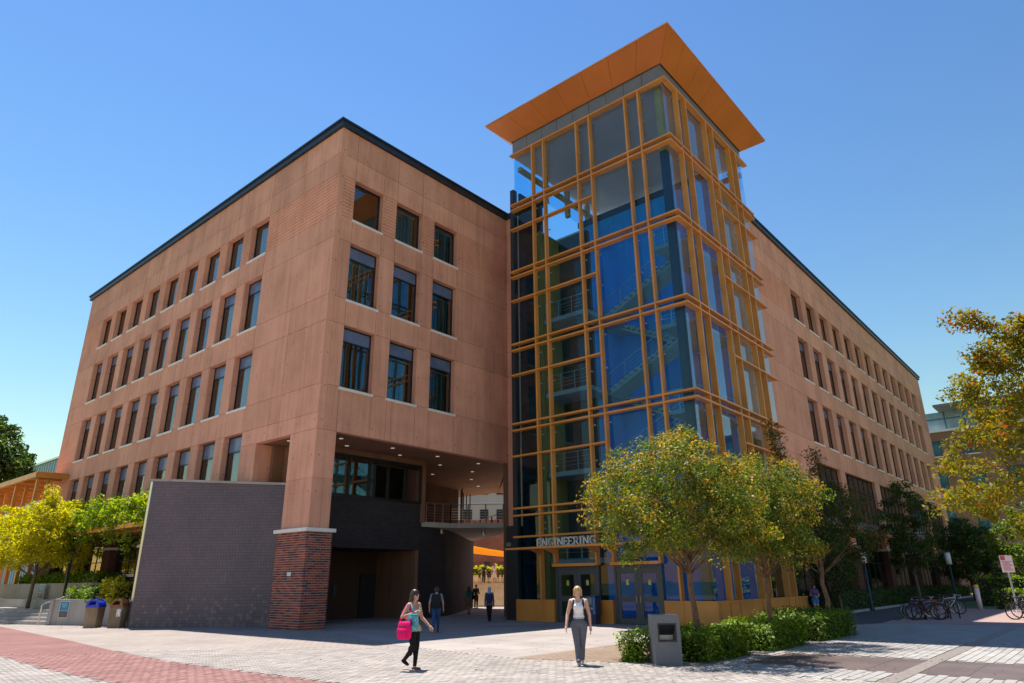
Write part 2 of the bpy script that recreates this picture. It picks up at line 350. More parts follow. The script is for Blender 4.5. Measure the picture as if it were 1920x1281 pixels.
PALEC = plain('pale_concrete_path', (0.288, 0.269, 0.249), .85, var=.12, scale=1.2, bump=.1)
GRASSG = plain('far_lawn', (.09, .13, .04), .95, var=.4, scale=.3)
SOIL = plain('planting_soil', (.06, .045, .03), .95, var=.3, scale=4)

sheet('ground', [(-900, -900), (1500, -900), (1500, 1500), (-900, 1500)], -.012, GRASSG)
sheet('plaza', [(-30, -40), (34, -40), (34, 6.6), (60, 26.0), (75, 60), (18, 80), (-30, 80)], 0, PAVE)
sheet('slab_paving', [(19.6, 9.6), (27.6, 9.6), (27.6, 24.2), (46, 44), (34, 44), (22.0, 29.3), (18.6, 27), (14.6, 17.0), (13.8, 11.6)], .004, SLABS)
sheet('tan_paving_patch', [(13.9, 11.9), (14.6, 9.4), (17.0, 9.4), (20.2, 10.6), (20.0, 11.9)], .008, TANP)
redT = [(11.3, 46), (10.78, 41.96), (9.9, 33), (9.46, 28.3), (8.7, 22), (8.38, 18.7), (8.40, 16), (8.5, 14.0), (8.55, 12), (8.7, 9.5), (9.2, 6), (10.3, 1)]
redB = [(7.6, 46), (7.3, 41.9), (6.7, 31), (6.4, 26), (6.15, 22), (5.95, 19), (5.93, 17), (5.97, 15.4), (6.05, 12.5), (6.3, 9.5), (6.9, 6), (8.0, 1)]
strip('red_brick_path', redT, redB, .004, REDP)
sheet('dark_stone_band', [(16.15, 7.0), (16.4, -20), (19.9, -20), (19.0, 7.0)], .004, DARKP)
sheet('road', [(30.5, 9.6), (33.6, 8.3), (60, 10.3), (140, 10.3), (140, 12.2), (60, 12.2), (46, 12.0), (34, 11.6), (30.5, 11.4)], .004, ASPH)
sheet('bike_parking_pad', [(34.2, 7.9), (34.2, -30), (52.5, -30), (52.5, 9.6), (44, 9.2)], .006, SALM)
sheet('sidewalk_apron', [(24.8, 7.0), (24.8, -30), (34.1, -30), (34.1, 7.85), (30.4, 9.4), (27.2, 7.4)], .003, PALEC)
MB().box(14.3, 3.53, -.03, 34, 3.83, .012).build('drain_channel_strip', plain('drain_channel_metal', (.21, .175, .155), .6, var=.2, scale=8, bump=.2))['kind'] = 'structure'
kb = MB()
for (a, b) in (((30.5, 11.5), (34, 11.7)), ((34, 11.7), (46, 12.1)), ((46, 12.1), (60, 12.3)), ((60, 12.3), (140, 12.3))):
    kb.beam((a[0], a[1], .05), (b[0], b[1], .05), .16, .14)
kb.build('road_kerb', GREYC)['kind'] = 'structure'
sheet('planting_bed_soil', [(40, 12.4), (140, 12.4), (140, 13.9), (40, 13.9)], .05, SOIL)
sheet('raised_walk', [(27.5, 11.6), (34, 11.8), (40, 12.0), (40, 13.9), (38.2, 13.9), (38.2, 12.5), (27.5, 12.5)], .06, PALEC)
mh = MB().box(-.42, -.25, 0, .42, .25, .008).build('drain_cover', DSTEEL, loc=(11.23, 17.6, .0), rz=R(35)); mh['kind'] = 'structure'

# single pavers close to the camera (each a real block with its joint)
PV1 = island('pale_pavers', [(0.413, 0.360, 0.321), (0.327, 0.288, 0.262), (0.439, 0.386, 0.347), (0.366, 0.321, 0.288), (0.282, 0.249, 0.229), (0.426, 0.373, 0.334)], stain=.22)
PV2 = island('grey_pavers', [(0.392, 0.366, 0.340), (0.314, 0.295, 0.282), (0.419, 0.392, 0.366), (0.366, 0.340, 0.321), (0.262, 0.249, 0.235)], stain=.25)
PV3 = island('red_pavers', [(0.340, 0.170, 0.151), (0.275, 0.131, 0.118), (0.360, 0.190, 0.170), (0.235, 0.108, 0.099), (0.314, 0.157, 0.138)], stain=.22)
JOINT = plain('sand_joint', (.27, .23, .21), .95, var=.2, scale=10)
def inpoly(x, y, P):
    c = False; n = len(P)
    for i in range(n):
        x0, y0 = P[i]; x1, y1 = P[(i+1) % n]
        if (y0 > y) != (y1 > y) and x < (x1-x0)*(y-y0)/(y1-y0)+x0: c = not c
    return c
redpoly = redT+redB[::-1]
def cam_xy(x, y):   # camera-frame sideways offset and depth on the ground
    return x*math.cos(YAW)-y*math.sin(YAW), x*math.sin(YAW)+y*math.cos(YAW)
def pavers(name, bw, bh, rot, region, mat, dmax, groups, top=.010, far=None):
    ca, sa = math.cos(rot), math.sin(rot); g = .006; h = []
    N = int(40/min(bw, bh))
    for j in range(-int(36/bh), int(36/bh)):
        for i in range(-int(36/bw), int(36/bw)):
            u = (i+(.5 if j % 2 else 0))*bw; v = j*bh
            x, y = u*ca-v*sa, u*sa+v*ca
            a, d = cam_xy(x, y)
            if d < 10.6 or d > dmax or abs(a) > .80*d+.4: continue
            if not region(x, y): continue
            h.append((d, x, y))
    h.sort()
    me = MB().add([(-bw/2+g, -bh/2+g, 0), (bw/2-g, -bh/2+g, 0), (bw/2-g, bh/2-g, 0), (-bw/2+g, bh/2-g, 0),
                   (-bw/2+g+.004, -bh/2+g+.004, top), (bw/2-g-.004, -bh/2+g+.004, top), (bw/2-g-.004, bh/2-g-.004, top), (-bw/2+g+.004, bh/2-g-.004, top)],
                  [(4, 5, 6, 7), (0, 1, 5, 4), (1, 2, 6, 5), (2, 3, 7, 6), (3, 0, 4, 7)])
    V = np.array(me.v); Fq = np.array(me.f)
    rest = h[groups:]
    base = empty(name+'_field'); base['kind'] = 'structure'
    mo = bpy.data.materials.get(mat.name)
    pm = me.mesh('paver', mat)
    for (d, x, y) in h[:groups]:
        o = link('paver', pm, base); o.location = (x, y, .006+random.uniform(-.0015, .0015)); o.rotation_euler = (random.uniform(-.004, .004), random.uniform(-.004, .004), rot)
    if rest:
        P = np.array([(x, y) for (_, x, y) in rest]); n = len(P)
        vv = np.zeros((n, 8, 3)); vv[:, :, 0] = V[None, :, 0]*ca-V[None, :, 1]*sa+P[:, 0, None]; vv[:, :, 1] = V[None, :, 0]*sa+V[None, :, 1]*ca+P[:, 1, None]
        vv[:, :, 2] = V[None, :, 2]+.006+rng.uniform(-.0015, .0015, (n, 1))
        ff = (Fq[None]+8*np.arange(n)[:, None, None]).reshape(-1, 4)
        m2 = bpy.data.meshes.new('paver_rest'); m2.from_pydata(vv.reshape(-1, 3).tolist(), [], ff.tolist()); m2.materials.append(mat); m2.update()
        o = link('paver_rest', m2, base); o['kind'] = 'stuff'
    print(name, len(h))
darkpoly = [(16.10, 7.05), (16.38, -20), (19.95, -20), (19.05, 7.05)]
def reg_pale(x, y): return x < 14.4 and not inpoly(x, y, redpoly) and x > 8 and not inpoly(x, y, [(13.8, 11.6), (14.6, 9.3), (14.6, 17)])
def reg_left(x, y): return x < 8 and not inpoly(x, y, redpoly)
def reg_grey(x, y): return x >= 14.42 and y < 7.3 and not inpoly(x, y, darkpoly) and abs(y-3.68) > .19 and x < 24.6
def reg_red(x, y): return inpoly(x, y, redpoly)
sheet('paver_bedding', [(9.4, 13.8), (5, 17.5), (3.2, 14.5), (9.5, 5), (9.7, -4), (16.3, -4), (16.1, 7.1), (14.4, 9.4), (13.7, 11.7), (14.2, 16)], .0045, JOINT) if False else None
pavers('pale_paver', .24, .12, R(-8), lambda x, y: reg_pale(x, y) or reg_left(x, y), PV1, 21.5, 300)
pavers('grey_paver', .36, .18, R(0), reg_grey, PV2, 23, 300)
pavers('red_paver', .24, .12, R(20), reg_red, PV3, 20.5, 300)

# ================================================================ BUILDINGS
def panel_mesh(name, mb, mat, parent): return mb.build(name, mat, parent)
G_ = .012
def cellbox(plane, p, s0, s1, z0, z1, d0, d1):
    if plane == 'X': return (p+d0, s0, z0, p+d1, s1, z1)
    return (s0, p+d0, z0, s1, p+d1, z1)
def facade(parent, plane, p, sb, zb, wins=(), ribs=(), clip=None, th=.36, mat=None, g0=True, name='wall_panel'):
    mat = mat or CONC; back = MB()
    for i in range(len(sb)-1):
        for j in range(len(zb)-1):
            if (i, j) in wins: continue
            s0, s1, z0, z1 = sb[i], sb[i+1], zb[j], zb[j+1]
            if clip:
                c = clip(s0, s1, z0, z1)
                if c is None: continue
                s0, s1, z0, z1 = c
            ga = 0 if (i == 0 and not g0) else G_
            if (i, j) in ribs:
                m = MB(); m.box(*cellbox(plane, p, s0+ga, s1-G_, z0+G_, z1-G_, .07, th)); nr = max(4, int(round((z1-z0)/.205))); ph = (z1-z0-2*G_)/nr
                for k in range(nr): m.box(*cellbox(plane, p, s0+ga, s1-G_, z0+G_+ph*k+.028, z0+G_+ph*(k+1)-.028, 0, .0695))
                m.build('ribbed_panel', mat, parent)
            else:
                b = cellbox(plane, p, s0+ga, s1-G_, z0+G_, z1-G_, 0, th); ubox(name, *b, mat, parent)
            back.box(*cellbox(plane, p, s0+(G_/2 if ga == 0 else 0), s1, z0, z1, .03, th-.01))
    jb = back.build('joint_backing', mat, parent)
    if len(back.f) > 6: jb['kind'] = 'stuff'
_wm = {}
def window(parent, plane, p, s0, s1, z0, z1, transom=.62, blind=None, depth=.30, sill=True):
    """frame + panes + transom panel + vertical blind set back in its opening"""
    W, H = round(s1-s0, 3), round(z1-z0, 3); key = (W, H, transom)
    if key not in _wm:
        f = MB(); t = .075
        f.box(-W/2, 0, 0, -W/2+t, .09, H).box(W/2-t, 0, 0, W/2, .09, H).box(-W/2+t, 0, 0, W/2-t, .09, t).box(-W/2+t, 0, H-t, W/2-t, .09, H)
        if transom: f.box(-W/2+t, 0, H-t-transom-.07, W/2-t, .09, H-t-transom)
        fm = f.mesh('window_frame', FRAME)
        hb = H-2*t-(transom+.07 if transom else 0)
        pm = MB().box(-W/2+t, .035, t, W/2-t, .047, t+hb).mesh('pane', WGLASS)
        tm = MB().box(-W/2+t, .03, H-t-transom, W/2-t, .05, H-t).mesh('transom_pane', PANEL_T) if transom else None
        bl = []
        for v in range(3):
            b = MB(); n = int((W-.2)/.10); x = -W/2+.1
            r2 = random.Random(v); lim = {0: 1.0, 1: .35, 2: .8}[v]
            for k in range(n):
                if k/n > lim: break
                a = R(r2.choice((20, 35, 55, 30))); cx = x+.10*k+.05
                b.obox((cx, .30, t+hb/2), (math.cos(a), math.sin(a), 0), (-math.sin(a), math.cos(a), 0), (0, 0, 1), .047, .003, hb/2-.03)
            b.box(-W/2+.08, .26, t+hb-.06, W/2-.08, .34, t+hb)
            bl.append(b.mesh('blind', BLIND))
        sm = MB().box(-W/2-.07, -.42, -.13, W/2+.07, .03, 0).mesh('sill', WHITE)
        _wm[key] = (fm, pm, tm, bl, sm)
    fm, pm, tm, bl, sm = _wm[key]
    f = link('window', fm, parent); sc = (s0+s1)/2
    if plane == 'X': f.location = (p+depth, sc, z0); f.rotation_euler = (0, 0, -math.pi/2)
    else: f.location = (sc, p+depth, z0)
    link('pane', pm, f)
    if tm: link('transom_pane', tm, f)
    if blind is not None: link('blind', bl[blind], f)
    if sill:
        s = link('sill', sm, f); s.location = (0, depth*0+ .42-.09-depth, 0)
        s.location = (0, -depth+.36, 0)
    return f
ZB = [4.9, 6.05, 9.2, 10.57, 13.72, 15.07, 18.2, 19.53, 21.9, 23.14, 24.7]

# ---- office block (corner building)
A = empty('office_block'); tag(A, 'tall red concrete office block with brick corner pillar left of the glass tower', 'building')
class Off:   # children are given in world coordinates: cancel the parent's offset
    pass
def unparent_offset(root):
    for ch in root.children: ch.matrix_parent_inverse = root.matrix_world.inverted()
XA, YA = 17.12, 26.22
wl = [(32.90+2.855*k, 32.90+2.855*k+1.90) for k in range(9)]
sb = [YA, 29.5]+[e for ww in wl for e in ww]+[61.05]
wins = set(); ribs = set()
for i in range(len(sb)-1):
    isw = i >= 2 and i % 2 == 0 and i < 2+18
    if isw:
        for j in (1, 3, 5, 7): wins.add((i, j))
    else: ribs.add((i, 7))
def clipA(s0, s1, z0, z1):
    if s1 <= 29.6:
        if z1 <= 8.43: return None
        return (s0, s1, max(z0, 8.43), z1)
    if s1 < 33 and z1 <= 9.3: # pier beside the overhang starts at 31.4
        if z1 > 8.43: return (s0, s1, 8.43, z1)
        return None
    return (s0, s1, z0, z1)
facade(A, 'X', XA, sb, ZB, wins, ribs, clipA)
ubox('wall_panel', XA, 31.4, 4.9, XA+.9, 32.88, 8.42, CONC, A)
rw = random.Random(3)
for (s0, s1) in wl:
    for j, tr in ((1, .75), (3, .62), (5, .62), (7, 0)):
        window(A, 'X', XA, s0, s1, ZB[j], ZB[j+1], tr, rw.choice((None, 0, 1, 2, 2)), sill=(j != 1))
wr = [(18.16, 20.04), (21.01, 22.90), (23.87, 25.75)]
sbr = [XA+.36]+[e for ww in wr for e in ww]+[28.2, 30.65]
zbr = [8.43]+ZB[3:]
wins = set(); ribs = set()
for i in range(len(sbr)-1):
    if i in (1, 3, 5):
        for j in (1, 3, 5): wins.add((i, j))
    else: ribs.add((i, 5))
facade(A, 'Y', YA, sbr, zbr, wins, ribs, g0=False)
for q, (s0, s1) in enumerate(wr):
    for j, tr in ((1, .62), (3, .62), (5, 0)):
        window(A, 'Y', YA, s0, s1, zbr[j], zbr[j+1], tr, {(0, 1): None, (1, 1): 0, (2, 1): 0, (0, 3): 0, (1, 3): None, (2, 3): 0, (0, 5): None, (1, 5): 0, (2, 5): 0}[(q, j)])
# return wall facing the tower, far end wall, roof and added light-blocking box
facade(A, 'X', 30.65-.36, [23.4, YA-.004], [0.02, 4.7, 8.43, 13.72, 18.2, 23.14, 24.7], th=.36)
ubox('end_wall', XA+.02, 61.05, 0, 40, 61.4, 24.7, CONC, A)
MB().prism([(XA+1.0, YA+1.0), (30.2, YA+1.0), (30.2, 27.8), (40, 40), (40, 61), (XA+1.0, 61)], 8.75, 24.6).build('light_blocking_core', ROOM, A)  # dark box added inside to block light, also backs the windows
# roof coping
cp_ = MB()
cp_.box(XA-.16, YA-.16, 24.70, XA+.5, 61.6, 25.02).box(XA+.5, YA-.16, 24.70, 30.66, YA+.5, 25.02)
cp_.box(XA-.24, YA-.24, 25.02, XA+.5, 61.7, 25.12).box(XA+.5, YA-.24, 25.02, 30.70, YA+.5, 25.12)
cp_.box(30.1, 23.0, 24.70, 30.655, YA-.16, 25.02)
cp_.build('roof_coping', ROOF, A)
MB().prism([(XA+.5, YA+.5), (30.66, YA+.5), (40.5, 39), (40.5, 61), (XA+.5, 61)], 24.6, 24.9).build('roof', SLAB, A)
# soffit under the overhang with round downlights
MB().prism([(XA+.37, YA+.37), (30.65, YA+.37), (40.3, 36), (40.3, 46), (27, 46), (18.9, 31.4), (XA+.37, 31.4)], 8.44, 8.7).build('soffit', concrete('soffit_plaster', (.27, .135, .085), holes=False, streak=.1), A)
LAMP = plain('downlight_lens', (.5, .48, .44), .4, var=0, emit=((1, .9, .75), .16))
dlm = MB().lathe([(.105, -.012), (.105, .02)], n=14).mesh('downlight', LAMP)
for (x, y) in [(19.3, 27.4), (22.6, 27.5), (25.9, 27.6), (29.2, 27.6), (20.6, 28.7), (24.2, 28.8), (28.0, 29.6), (31.2, 30.0), (30.2, 32.6), (33.6, 32.4), (36.4, 34.4), (17.9, 29.7)]:
    o = link('downlight', dlm, A); o.location = (x, y, 8.43)
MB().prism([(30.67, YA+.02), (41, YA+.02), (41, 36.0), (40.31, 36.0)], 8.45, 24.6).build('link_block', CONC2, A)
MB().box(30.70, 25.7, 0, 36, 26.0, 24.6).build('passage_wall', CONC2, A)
# corner column: concrete shaft, white cap, brick base built brick by brick
for k, (z0, z1) in enumerate(((4.08, 6.23), (6.255, 8.42))): ubox('column_shaft', XA, YA, z0, 18.18, 28.33, z1, CONC, A)
ubox('column_shaft', XA+.02, YA+.02, 6.2, 18.16, 28.31, 6.3, CONC, A)
ubox('column_cap', XA-.20, YA-.20, 3.93, 18.44, 28.60, 4.08, WHITE, A)
bx0, bx1, by0, by1 = XA-.08, 18.33, YA-.08, 28.47
ubox('mortar_core', bx0+.012, by0+.012, 0, bx1-.012, by1-.012, 3.93, MORTAR, A)
ch, bl_, mj = 3.925/40, .298, .017
bricks = []
for c in range(40):
    z = c*ch+mj/2
    off = (c % 2)*bl_/2
    # left face (x = bx0, along y) and right face (y = by0, along x), quoins turn the corner
    y = by0-off
    while y < by1-.02:
        y0, y1 = max(y, by0+(.0 if True else 0)), min(y+bl_-mj, by1)
        if y1-y0 > .03: bricks.append(('L', y0, y1, z))
        y += bl_
    x = bx0-(bl_/2-off)
    while x < bx1-.02:
        x0, x1 = max(x, bx0+.101), min(x+bl_-mj, bx1)
        if x1-x0 > .03: bricks.append(('R', x0, x1, z))
        x += bl_
    for s0 in np.arange(by0+.1, by1, bl_): bricks.append(('B', s0, min(s0+bl_-mj, by1-.1), z))
vis = [b for b in bricks if b[0] != 'B']
rw = random.Random(11); rw.shuffle(vis)
vis.sort(key=lambda b: -(b[2]-b[1]))
def brickbox(b):
    d = rw.uniform(0, .004); k, s0, s1, z = b
    if k == 'L': return (bx0-d, s0, z, bx0+.1, s1, z+ch-mj)
    if k == 'R': return (s0, by0-d, z, s1, by0+.1, z+ch-mj)
    return (bx1-.1, s0, z, bx1+d, s1, z+ch-mj)
for b in vis[:300]: ubox('brick', *brickbox(b), BRICK, A)
rest = MB()
for b in vis[300:]+[q for q in bricks if q[0] == 'B' and q[2]-q[1] > .03]: rest.box(*brickbox(b))
rest.build('brick_rest', BRICKJ, A)['kind'] = 'stuff'
ubox('wall_plate_sign', bx0-.02, 27.05, 2.12, bx0-.006, 27.34, 2.28, WHITE, A)

# ---- dark tiled walls below
def wallstrip(name, pts, z0, z1, th, mat, parent, uoff=0):
    """upright wall along plan points, face on the side left->right seen from the plaza; UV in metres"""
    n = len(pts); z1 = z1 if hasattr(z1, '__len__') else [z1]*n
    P = [Vector((p[0], p[1], 0)) for p in pts]; nor = []
    for i in range(n):
        t = (P[min(i+1, n-1)]-P[max(i-1, 0)]).normalized(); nor.append(Vector((-t.y, t.x, 0)))
    u = [uoff]
    for i in range(1, n): u.append(u[-1]+(P[i]-P[i-1]).length)
    vs = []
    for i in range(n): vs += [P[i]+Vector((0, 0, z0)), P[i]+Vector((0, 0, z1[i])), P[i]+nor[i]*th+Vector((0, 0, z0)), P[i]+nor[i]*th+Vector((0, 0, z1[i]))]
    fs = []
    for i in range(n-1):
        a, b = 4*i, 4*i+4
        fs += [(a, b, b+1, a+1), (a+2, a+3, b+3, b+2), (a+1, b+1, b+3, a+3), (a, a+2, b+2, b)]
    fs += [(0, 1, 3, 2), (4*n-4, 4*n-2, 4*n-1, 4*n-3)]
    me = bpy.data.meshes.new(name); me.from_pydata([tuple(v) for v in vs], [], fs); me.materials.append(mat); me.update()
    uv = me.uv_layers.new(name='UVMap')
    for l in me.loops:
        vi = l.vertex_index; uv.data[l.index].uv = (u[vi//4]+(.0 if vi % 4 < 2 else .37), vs[vi].z)
    return link(name, me, parent)
Wd = [(14.0, 35.05), (14.9, 33.95), (15.9, 32.75), (17.0, 31.4), (18.0, 30.1), (18.6, 29.3)]
wallstrip('tiled_wall', Wd, 0, [6.60, 6.55, 6.48, 6.40, 6.33, 6.28], .42, TILE, A)
cpt = [(p[0]+.13, p[1]+.10, z) for p, z in zip([(13.9, 35.17)]+Wd[1:], (6.66, 6.61, 6.54, 6.46, 6.39, 6.34))]
for ca_, cb_ in zip(cpt[:-1], cpt[1:]): MB().beam(ca_, cb_, .52, .11).build('wall_coping', GREYC, A)
MB().box(13.98, 35.06, 0, 14.02, 35.3, 6.6).build('wall_end_trim', STEEL, A)
wallstrip('tiled_wall', [(18.6, 29.3), (20.6, 29.3)], 0, 6.0, .4, TILE2, A, 8)
wallstrip('tiled_wall', [(20.6, 29.3), (26.3, 29.3)], 3.5, 6.0, .4, TILE2, A, 10)
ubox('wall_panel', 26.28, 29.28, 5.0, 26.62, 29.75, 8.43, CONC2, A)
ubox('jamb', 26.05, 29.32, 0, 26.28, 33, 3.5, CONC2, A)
# garage-like recess
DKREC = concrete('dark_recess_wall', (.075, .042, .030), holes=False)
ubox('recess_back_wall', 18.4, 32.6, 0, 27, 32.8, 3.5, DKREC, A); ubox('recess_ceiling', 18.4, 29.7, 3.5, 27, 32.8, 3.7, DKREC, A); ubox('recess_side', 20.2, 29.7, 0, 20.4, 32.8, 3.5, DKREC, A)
ubox('door', 24.9, 32.5, 0, 25.9, 32.6, 2.3, DSTEEL, A)
ubox('electric_box', 20.75, 29.2, 1.25, 20.98, 29.299, 1.75, DSTEEL, A)
# strip window above
sw = MB(); sw.box(20.0, 29.26, 5.98, 26.3, 29.42, 6.12).box(20.0, 29.26, 7.98, 26.3, 29.42, 8.14)
for x in (20.0, 21.25, 22.55, 23.85, 25.05, 26.2): sw.box(x, 29.261, 6.12, x+.10, 29.419, 7.98)
swo = sw.build('strip_window', FRAME, A)
for x0, x1 in ((20.1, 21.25), (21.35, 22.55), (22.65, 23.85), (23.95, 25.05), (25.15, 26.2)):
    ubox('pane', x0, 29.33, 6.12, x1, 29.342, 7.98, WGLASS, swo)
    ubox('mullion_liner', x0, 29.5, 6.12, x0+.14, 29.6, 7.9, plain('olive_liner', (.16, .17, .10), .6, var=.05), swo)
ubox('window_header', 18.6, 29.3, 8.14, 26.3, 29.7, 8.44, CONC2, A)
ubox('strip_room', 20, 31.6, 5.9, 26.4, 31.7, 8.4, ROOM, A)
ubox('strip_room', 20, 29.8, 5.85, 26.4, 31.6, 5.95, ROOM, A)
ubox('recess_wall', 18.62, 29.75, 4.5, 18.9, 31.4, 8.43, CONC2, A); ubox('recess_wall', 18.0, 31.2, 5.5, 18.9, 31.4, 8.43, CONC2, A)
# curved wall along the passage and upper wall above the bridge
Wc = [(26.3, 29.3), (27.6, 29.55), (29.2, 30.2), (31, 31.35), (33, 32.85), (35.4, 34.7), (37.6, 36.4), (40.0, 38.25)]
wallstrip('curved_tiled_wall', Wc, 0, 5.0, .5, TILE2, A)
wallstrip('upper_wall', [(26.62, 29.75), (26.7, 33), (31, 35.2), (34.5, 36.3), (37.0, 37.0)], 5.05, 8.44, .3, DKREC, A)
ubox('door', 28.2, 33.4, 5.05, 29.2, 33.75, 7.2, DSTEEL, A)
cg = MB()
for k in range(7):
    t = k/6; cg.box(36.4+3.2*t-.03, 36.0+2.3*t+.5*math.sin(t*3.14)-.03, 5.05, 36.4+3.2*t+.03, 36.0+2.3*t+.5*math.sin(t*3.14)+.03, 8.44)
cg.build('curved_glazing_frame', DSTEEL, A)
MB().prism([(26.3, 29.35), (28.4, 28.95), (30.45, 26.62), (33.2, 28.2), (38.5, 36.9), (31, 34.5), (26.7, 33)], 4.78, 5.05).build('bridge_slab', GREYC, A)
ubox('passage_pier', 30.3, 26.22, 0, 30.66, 26.60, 8.43, CONC2, A)
rl = MB(); edge = [(26.75, 29.32, 5.05), (28.4, 29.02, 5.05), (30.4, 26.7, 5.05)]
for a, b in zip(edge[:-1], edge[1:]):
    a, b = Vector(a), Vector(b); n = 3
    for k in range(n+1):
        p = a.lerp(b, k/n); rl.beam(p, p+Vector((0, 0, 1.05)), .05, .05, (1, 0, 0))
    for z in (.2, .35, .5, .65, .8): rl.tube([a+Vector((0, 0, z)), b+Vector((0, 0, z))], .006, 5)
    rl.tube([a+Vector((0, 0, 1.07)), b+Vector((0, 0, 1.07))], .022, 6)
rl.build('bridge_railing', STEEL, A)
rl = MB(); edge = [(33.4, 28.6, 5.05), (35.9, 32.6, 5.05), (38.2, 36.4, 5.05)]
for a, b in zip(edge[:-1], edge[1:]):
    a, b = Vector(a), Vector(b); n = 3
    for k in range(n+1):
        p = a.lerp(b, k/n); rl.beam(p, p+Vector((0, 0, 1.1)), .07, .07, (1, 0, 0))
    for z in (.2, .35, .5, .65, .8): rl.tube([a+Vector((0, 0, z)), b+Vector((0, 0, z))], .008, 5)
    rl.tube([a+Vector((0, 0, 1.1)), b+Vector((0, 0, 1.1))], .03, 6)
rl.build('bridge_railing', DSTEEL, A)
slm = MB().lathe([(.11, -.26), (.13, -.25), (.13, 0)], n=14).mesh('hanging_lamp', STEEL)
for (x, y) in ((28.6, 30.0), (31.4, 29.2)): o = link('hanging_lamp', slm, A); o.location = (x, y, 4.78)
# low storey behind the planting on the left: brick plinth, white sill, dark glazing, brick piers
LOWB = tilewall('brown_brick', (.16, .06, .045), (.11, .045, .04), (.17, .12, .10), .30, .10, .5, rough=.8)
wallstrip('brick_plinth', [(17.2, 61), (17.2, 35.3)], 0, 2.30, .3, LOWB, A)
ubox('plinth_sill', 17.02, 35.4, 2.30, 17.45, 61, 2.46, WHITE, A)
for y in (37.4, 42.6, 47.8, 53.0, 58.2):
    wallstrip('brick_pier', [(17.0, y+.55), (17.0, y-.55)], 0, 4.45, .6, LOWB, A)
    ubox('pier_cap', 16.93, y-.62, 3.9, 17.7, y+.62, 4.05, WHITE, A)
for y0, y1 in ((38.0, 42.0), (43.2, 47.2), (48.4, 52.4), (53.6, 57.6)):
    f = MB().box(17.40, y0, 2.46, 17.48, y0+.06, 4.5)
    for k in range(1, 5): f.box(17.40, y0+(y1-y0)*k/4-.03, 2.46, 17.48, y0+(y1-y0)*k/4+.03, 4.5)
    f.box(17.401, y0+.06, 3.2, 17.479, y1-.06, 3.26)
    fo = f.build('low_window', FRAME, A)
    for k in range(4): ubox('pane', 17.43, y0+(y1-y0)*k/4+.03, 2.46, 17.445, y0+(y1-y0)*(k+1)/4-.03, 4.5, WGLASS, fo)
ubox('low_room', 19.4, 35, 0, 19.5, 61, 5, ROOM, A); ubox('low_ceiling', 17.3, 35, 4.5, 19.4, 61, 4.9, ROOM, A)
# orange steel canopy that carries the vine
cn = MB(); cn.box(14.45, 35.6, 4.62, 14.62, 61, 4.86).box(15.9, 35.6, 4.65, 16.0, 61, 4.82)
for k in range(26): cn.box(14.62, 35.7+k*1.0, 4.68, 17.1, 35.78+k*1.0, 4.84)
cn.build('canopy_frame', ORANGE, A)
# ================================================================ GLASS STAIR TOWER
T = empty('glass_stair_tower'); tag(T, 'tall glass stair tower with orange steel grid and flaring orange roof', 'tower')
TX, TY, TX1, TY1 = 27.62, 12.87, 38.0, 23.26        # glass planes and far edges
FX, FY = 27.30, 12.55                                # outer edge of the fins
LV = [14.21, 15.06, 17.41, 18.32, 20.72, 21.58]      # vertical fins, left face (y)
RV = [28.70, 29.67, 32.15, 33.08, 35.43, 36.33]      # vertical fins, right face (x)
PAIR = [23.12, 18.67, 14.18, 9.64, 5.19]
SING = [21.62, 17.0, 12.55, 8.07, 3.95]
TOP = 26.86
def vfin(kind, s, z0, z1):
    if kind == 'L': ubox('vertical_fin', FX, s-.045, z0, TX-.03, s+.045, z1, ORANGE, T)
    else: ubox('vertical_fin', s-.045, FY, z0, s+.045, TY-.03, z1, ORANGE, T)
def hfin(z, h, l0=12.53, l1=TY1+.05, r0=TX, r1=38.15, L=True, Rr=True):
    d = .02
    if L: ubox('horizontal_fin', FX-d, l0, z-h/2, TX-.035, l1, z+h/2, ORANGE, T)
    if Rr: ubox('horizontal_fin', max(r0, TX-.035), FY-d, z-h/2, r1, TY-.035, z+h/2, ORANGE, T)
for s in LV: vfin('L', s, .98 if s > 21 or s < 15 else 2.5, TOP-.05)
for s in RV: vfin('R', s, .98, TOP-.05)
hfin(TOP, .10)
for z in PAIR: hfin(z+.18, .09); hfin(z-.18, .09)
for z in SING[:-1]: hfin(z, .09, l0=17.41, Rr=False); hfin(z, .09, r0=32.15, L=False)
hfin(3.95, .09)
# panes
zl = [.98, 3.88, 5.0, 9.46, 13.99, 18.49, 22.94, TOP]
def panes(kind, e):
    for i in range(len(e)-1):
        a, b = e[i]+.02, e[i+1]-.02
        for j in range(len(zl)-1):
            z0, z1 = zl[j]+.03, zl[j+1]-.03
            cuts = [z0, z1]
            sing = [s for s in SING[:-1] if z0 < s < z1]
            if sing and ((kind == 'L' and e[i] >= 17.4) or (kind == 'R' and e[i] >= 32.1)): cuts = [z0, sing[0], z1]
            for c0, c1 in zip(cuts[:-1], cuts[1:]):
                if kind == 'L':
                    if j == 0 and (15.06 <= e[i] < 17.3 or 18.3 <= e[i] < 20.7): c0 = 2.75
                    ubox('glass_pane', TX, a, c0+.02, TX+.016, b, c1-.02, TGLASS, T)
                else: ubox('glass_pane', a, TY, c0+.02, b, TY+.016, c1-.02, TGLASS_R, T)
panes('L', [TY]+LV+[TY1]); panes('R', [TX+.02]+RV+[TX1])
for z0, z1 in ((8.6, 13.9), (13.95, 18.4), (18.45, 22.9), (22.95, TOP)):   # left side and back above the roofs
    for x0, x1 in ((27.75, 29.1), (29.15, 30.6)): ubox('glass_pane', x0, TY1, z0, x1, TY1+.016, z1, TGLASS, T)
for x0, x1 in ((30.65, 33), (33.05, 35.4), (35.45, 38)): ubox('glass_pane', x0, TY1, 25.15, x1, TY1+.016, TOP, TGLASS, T)
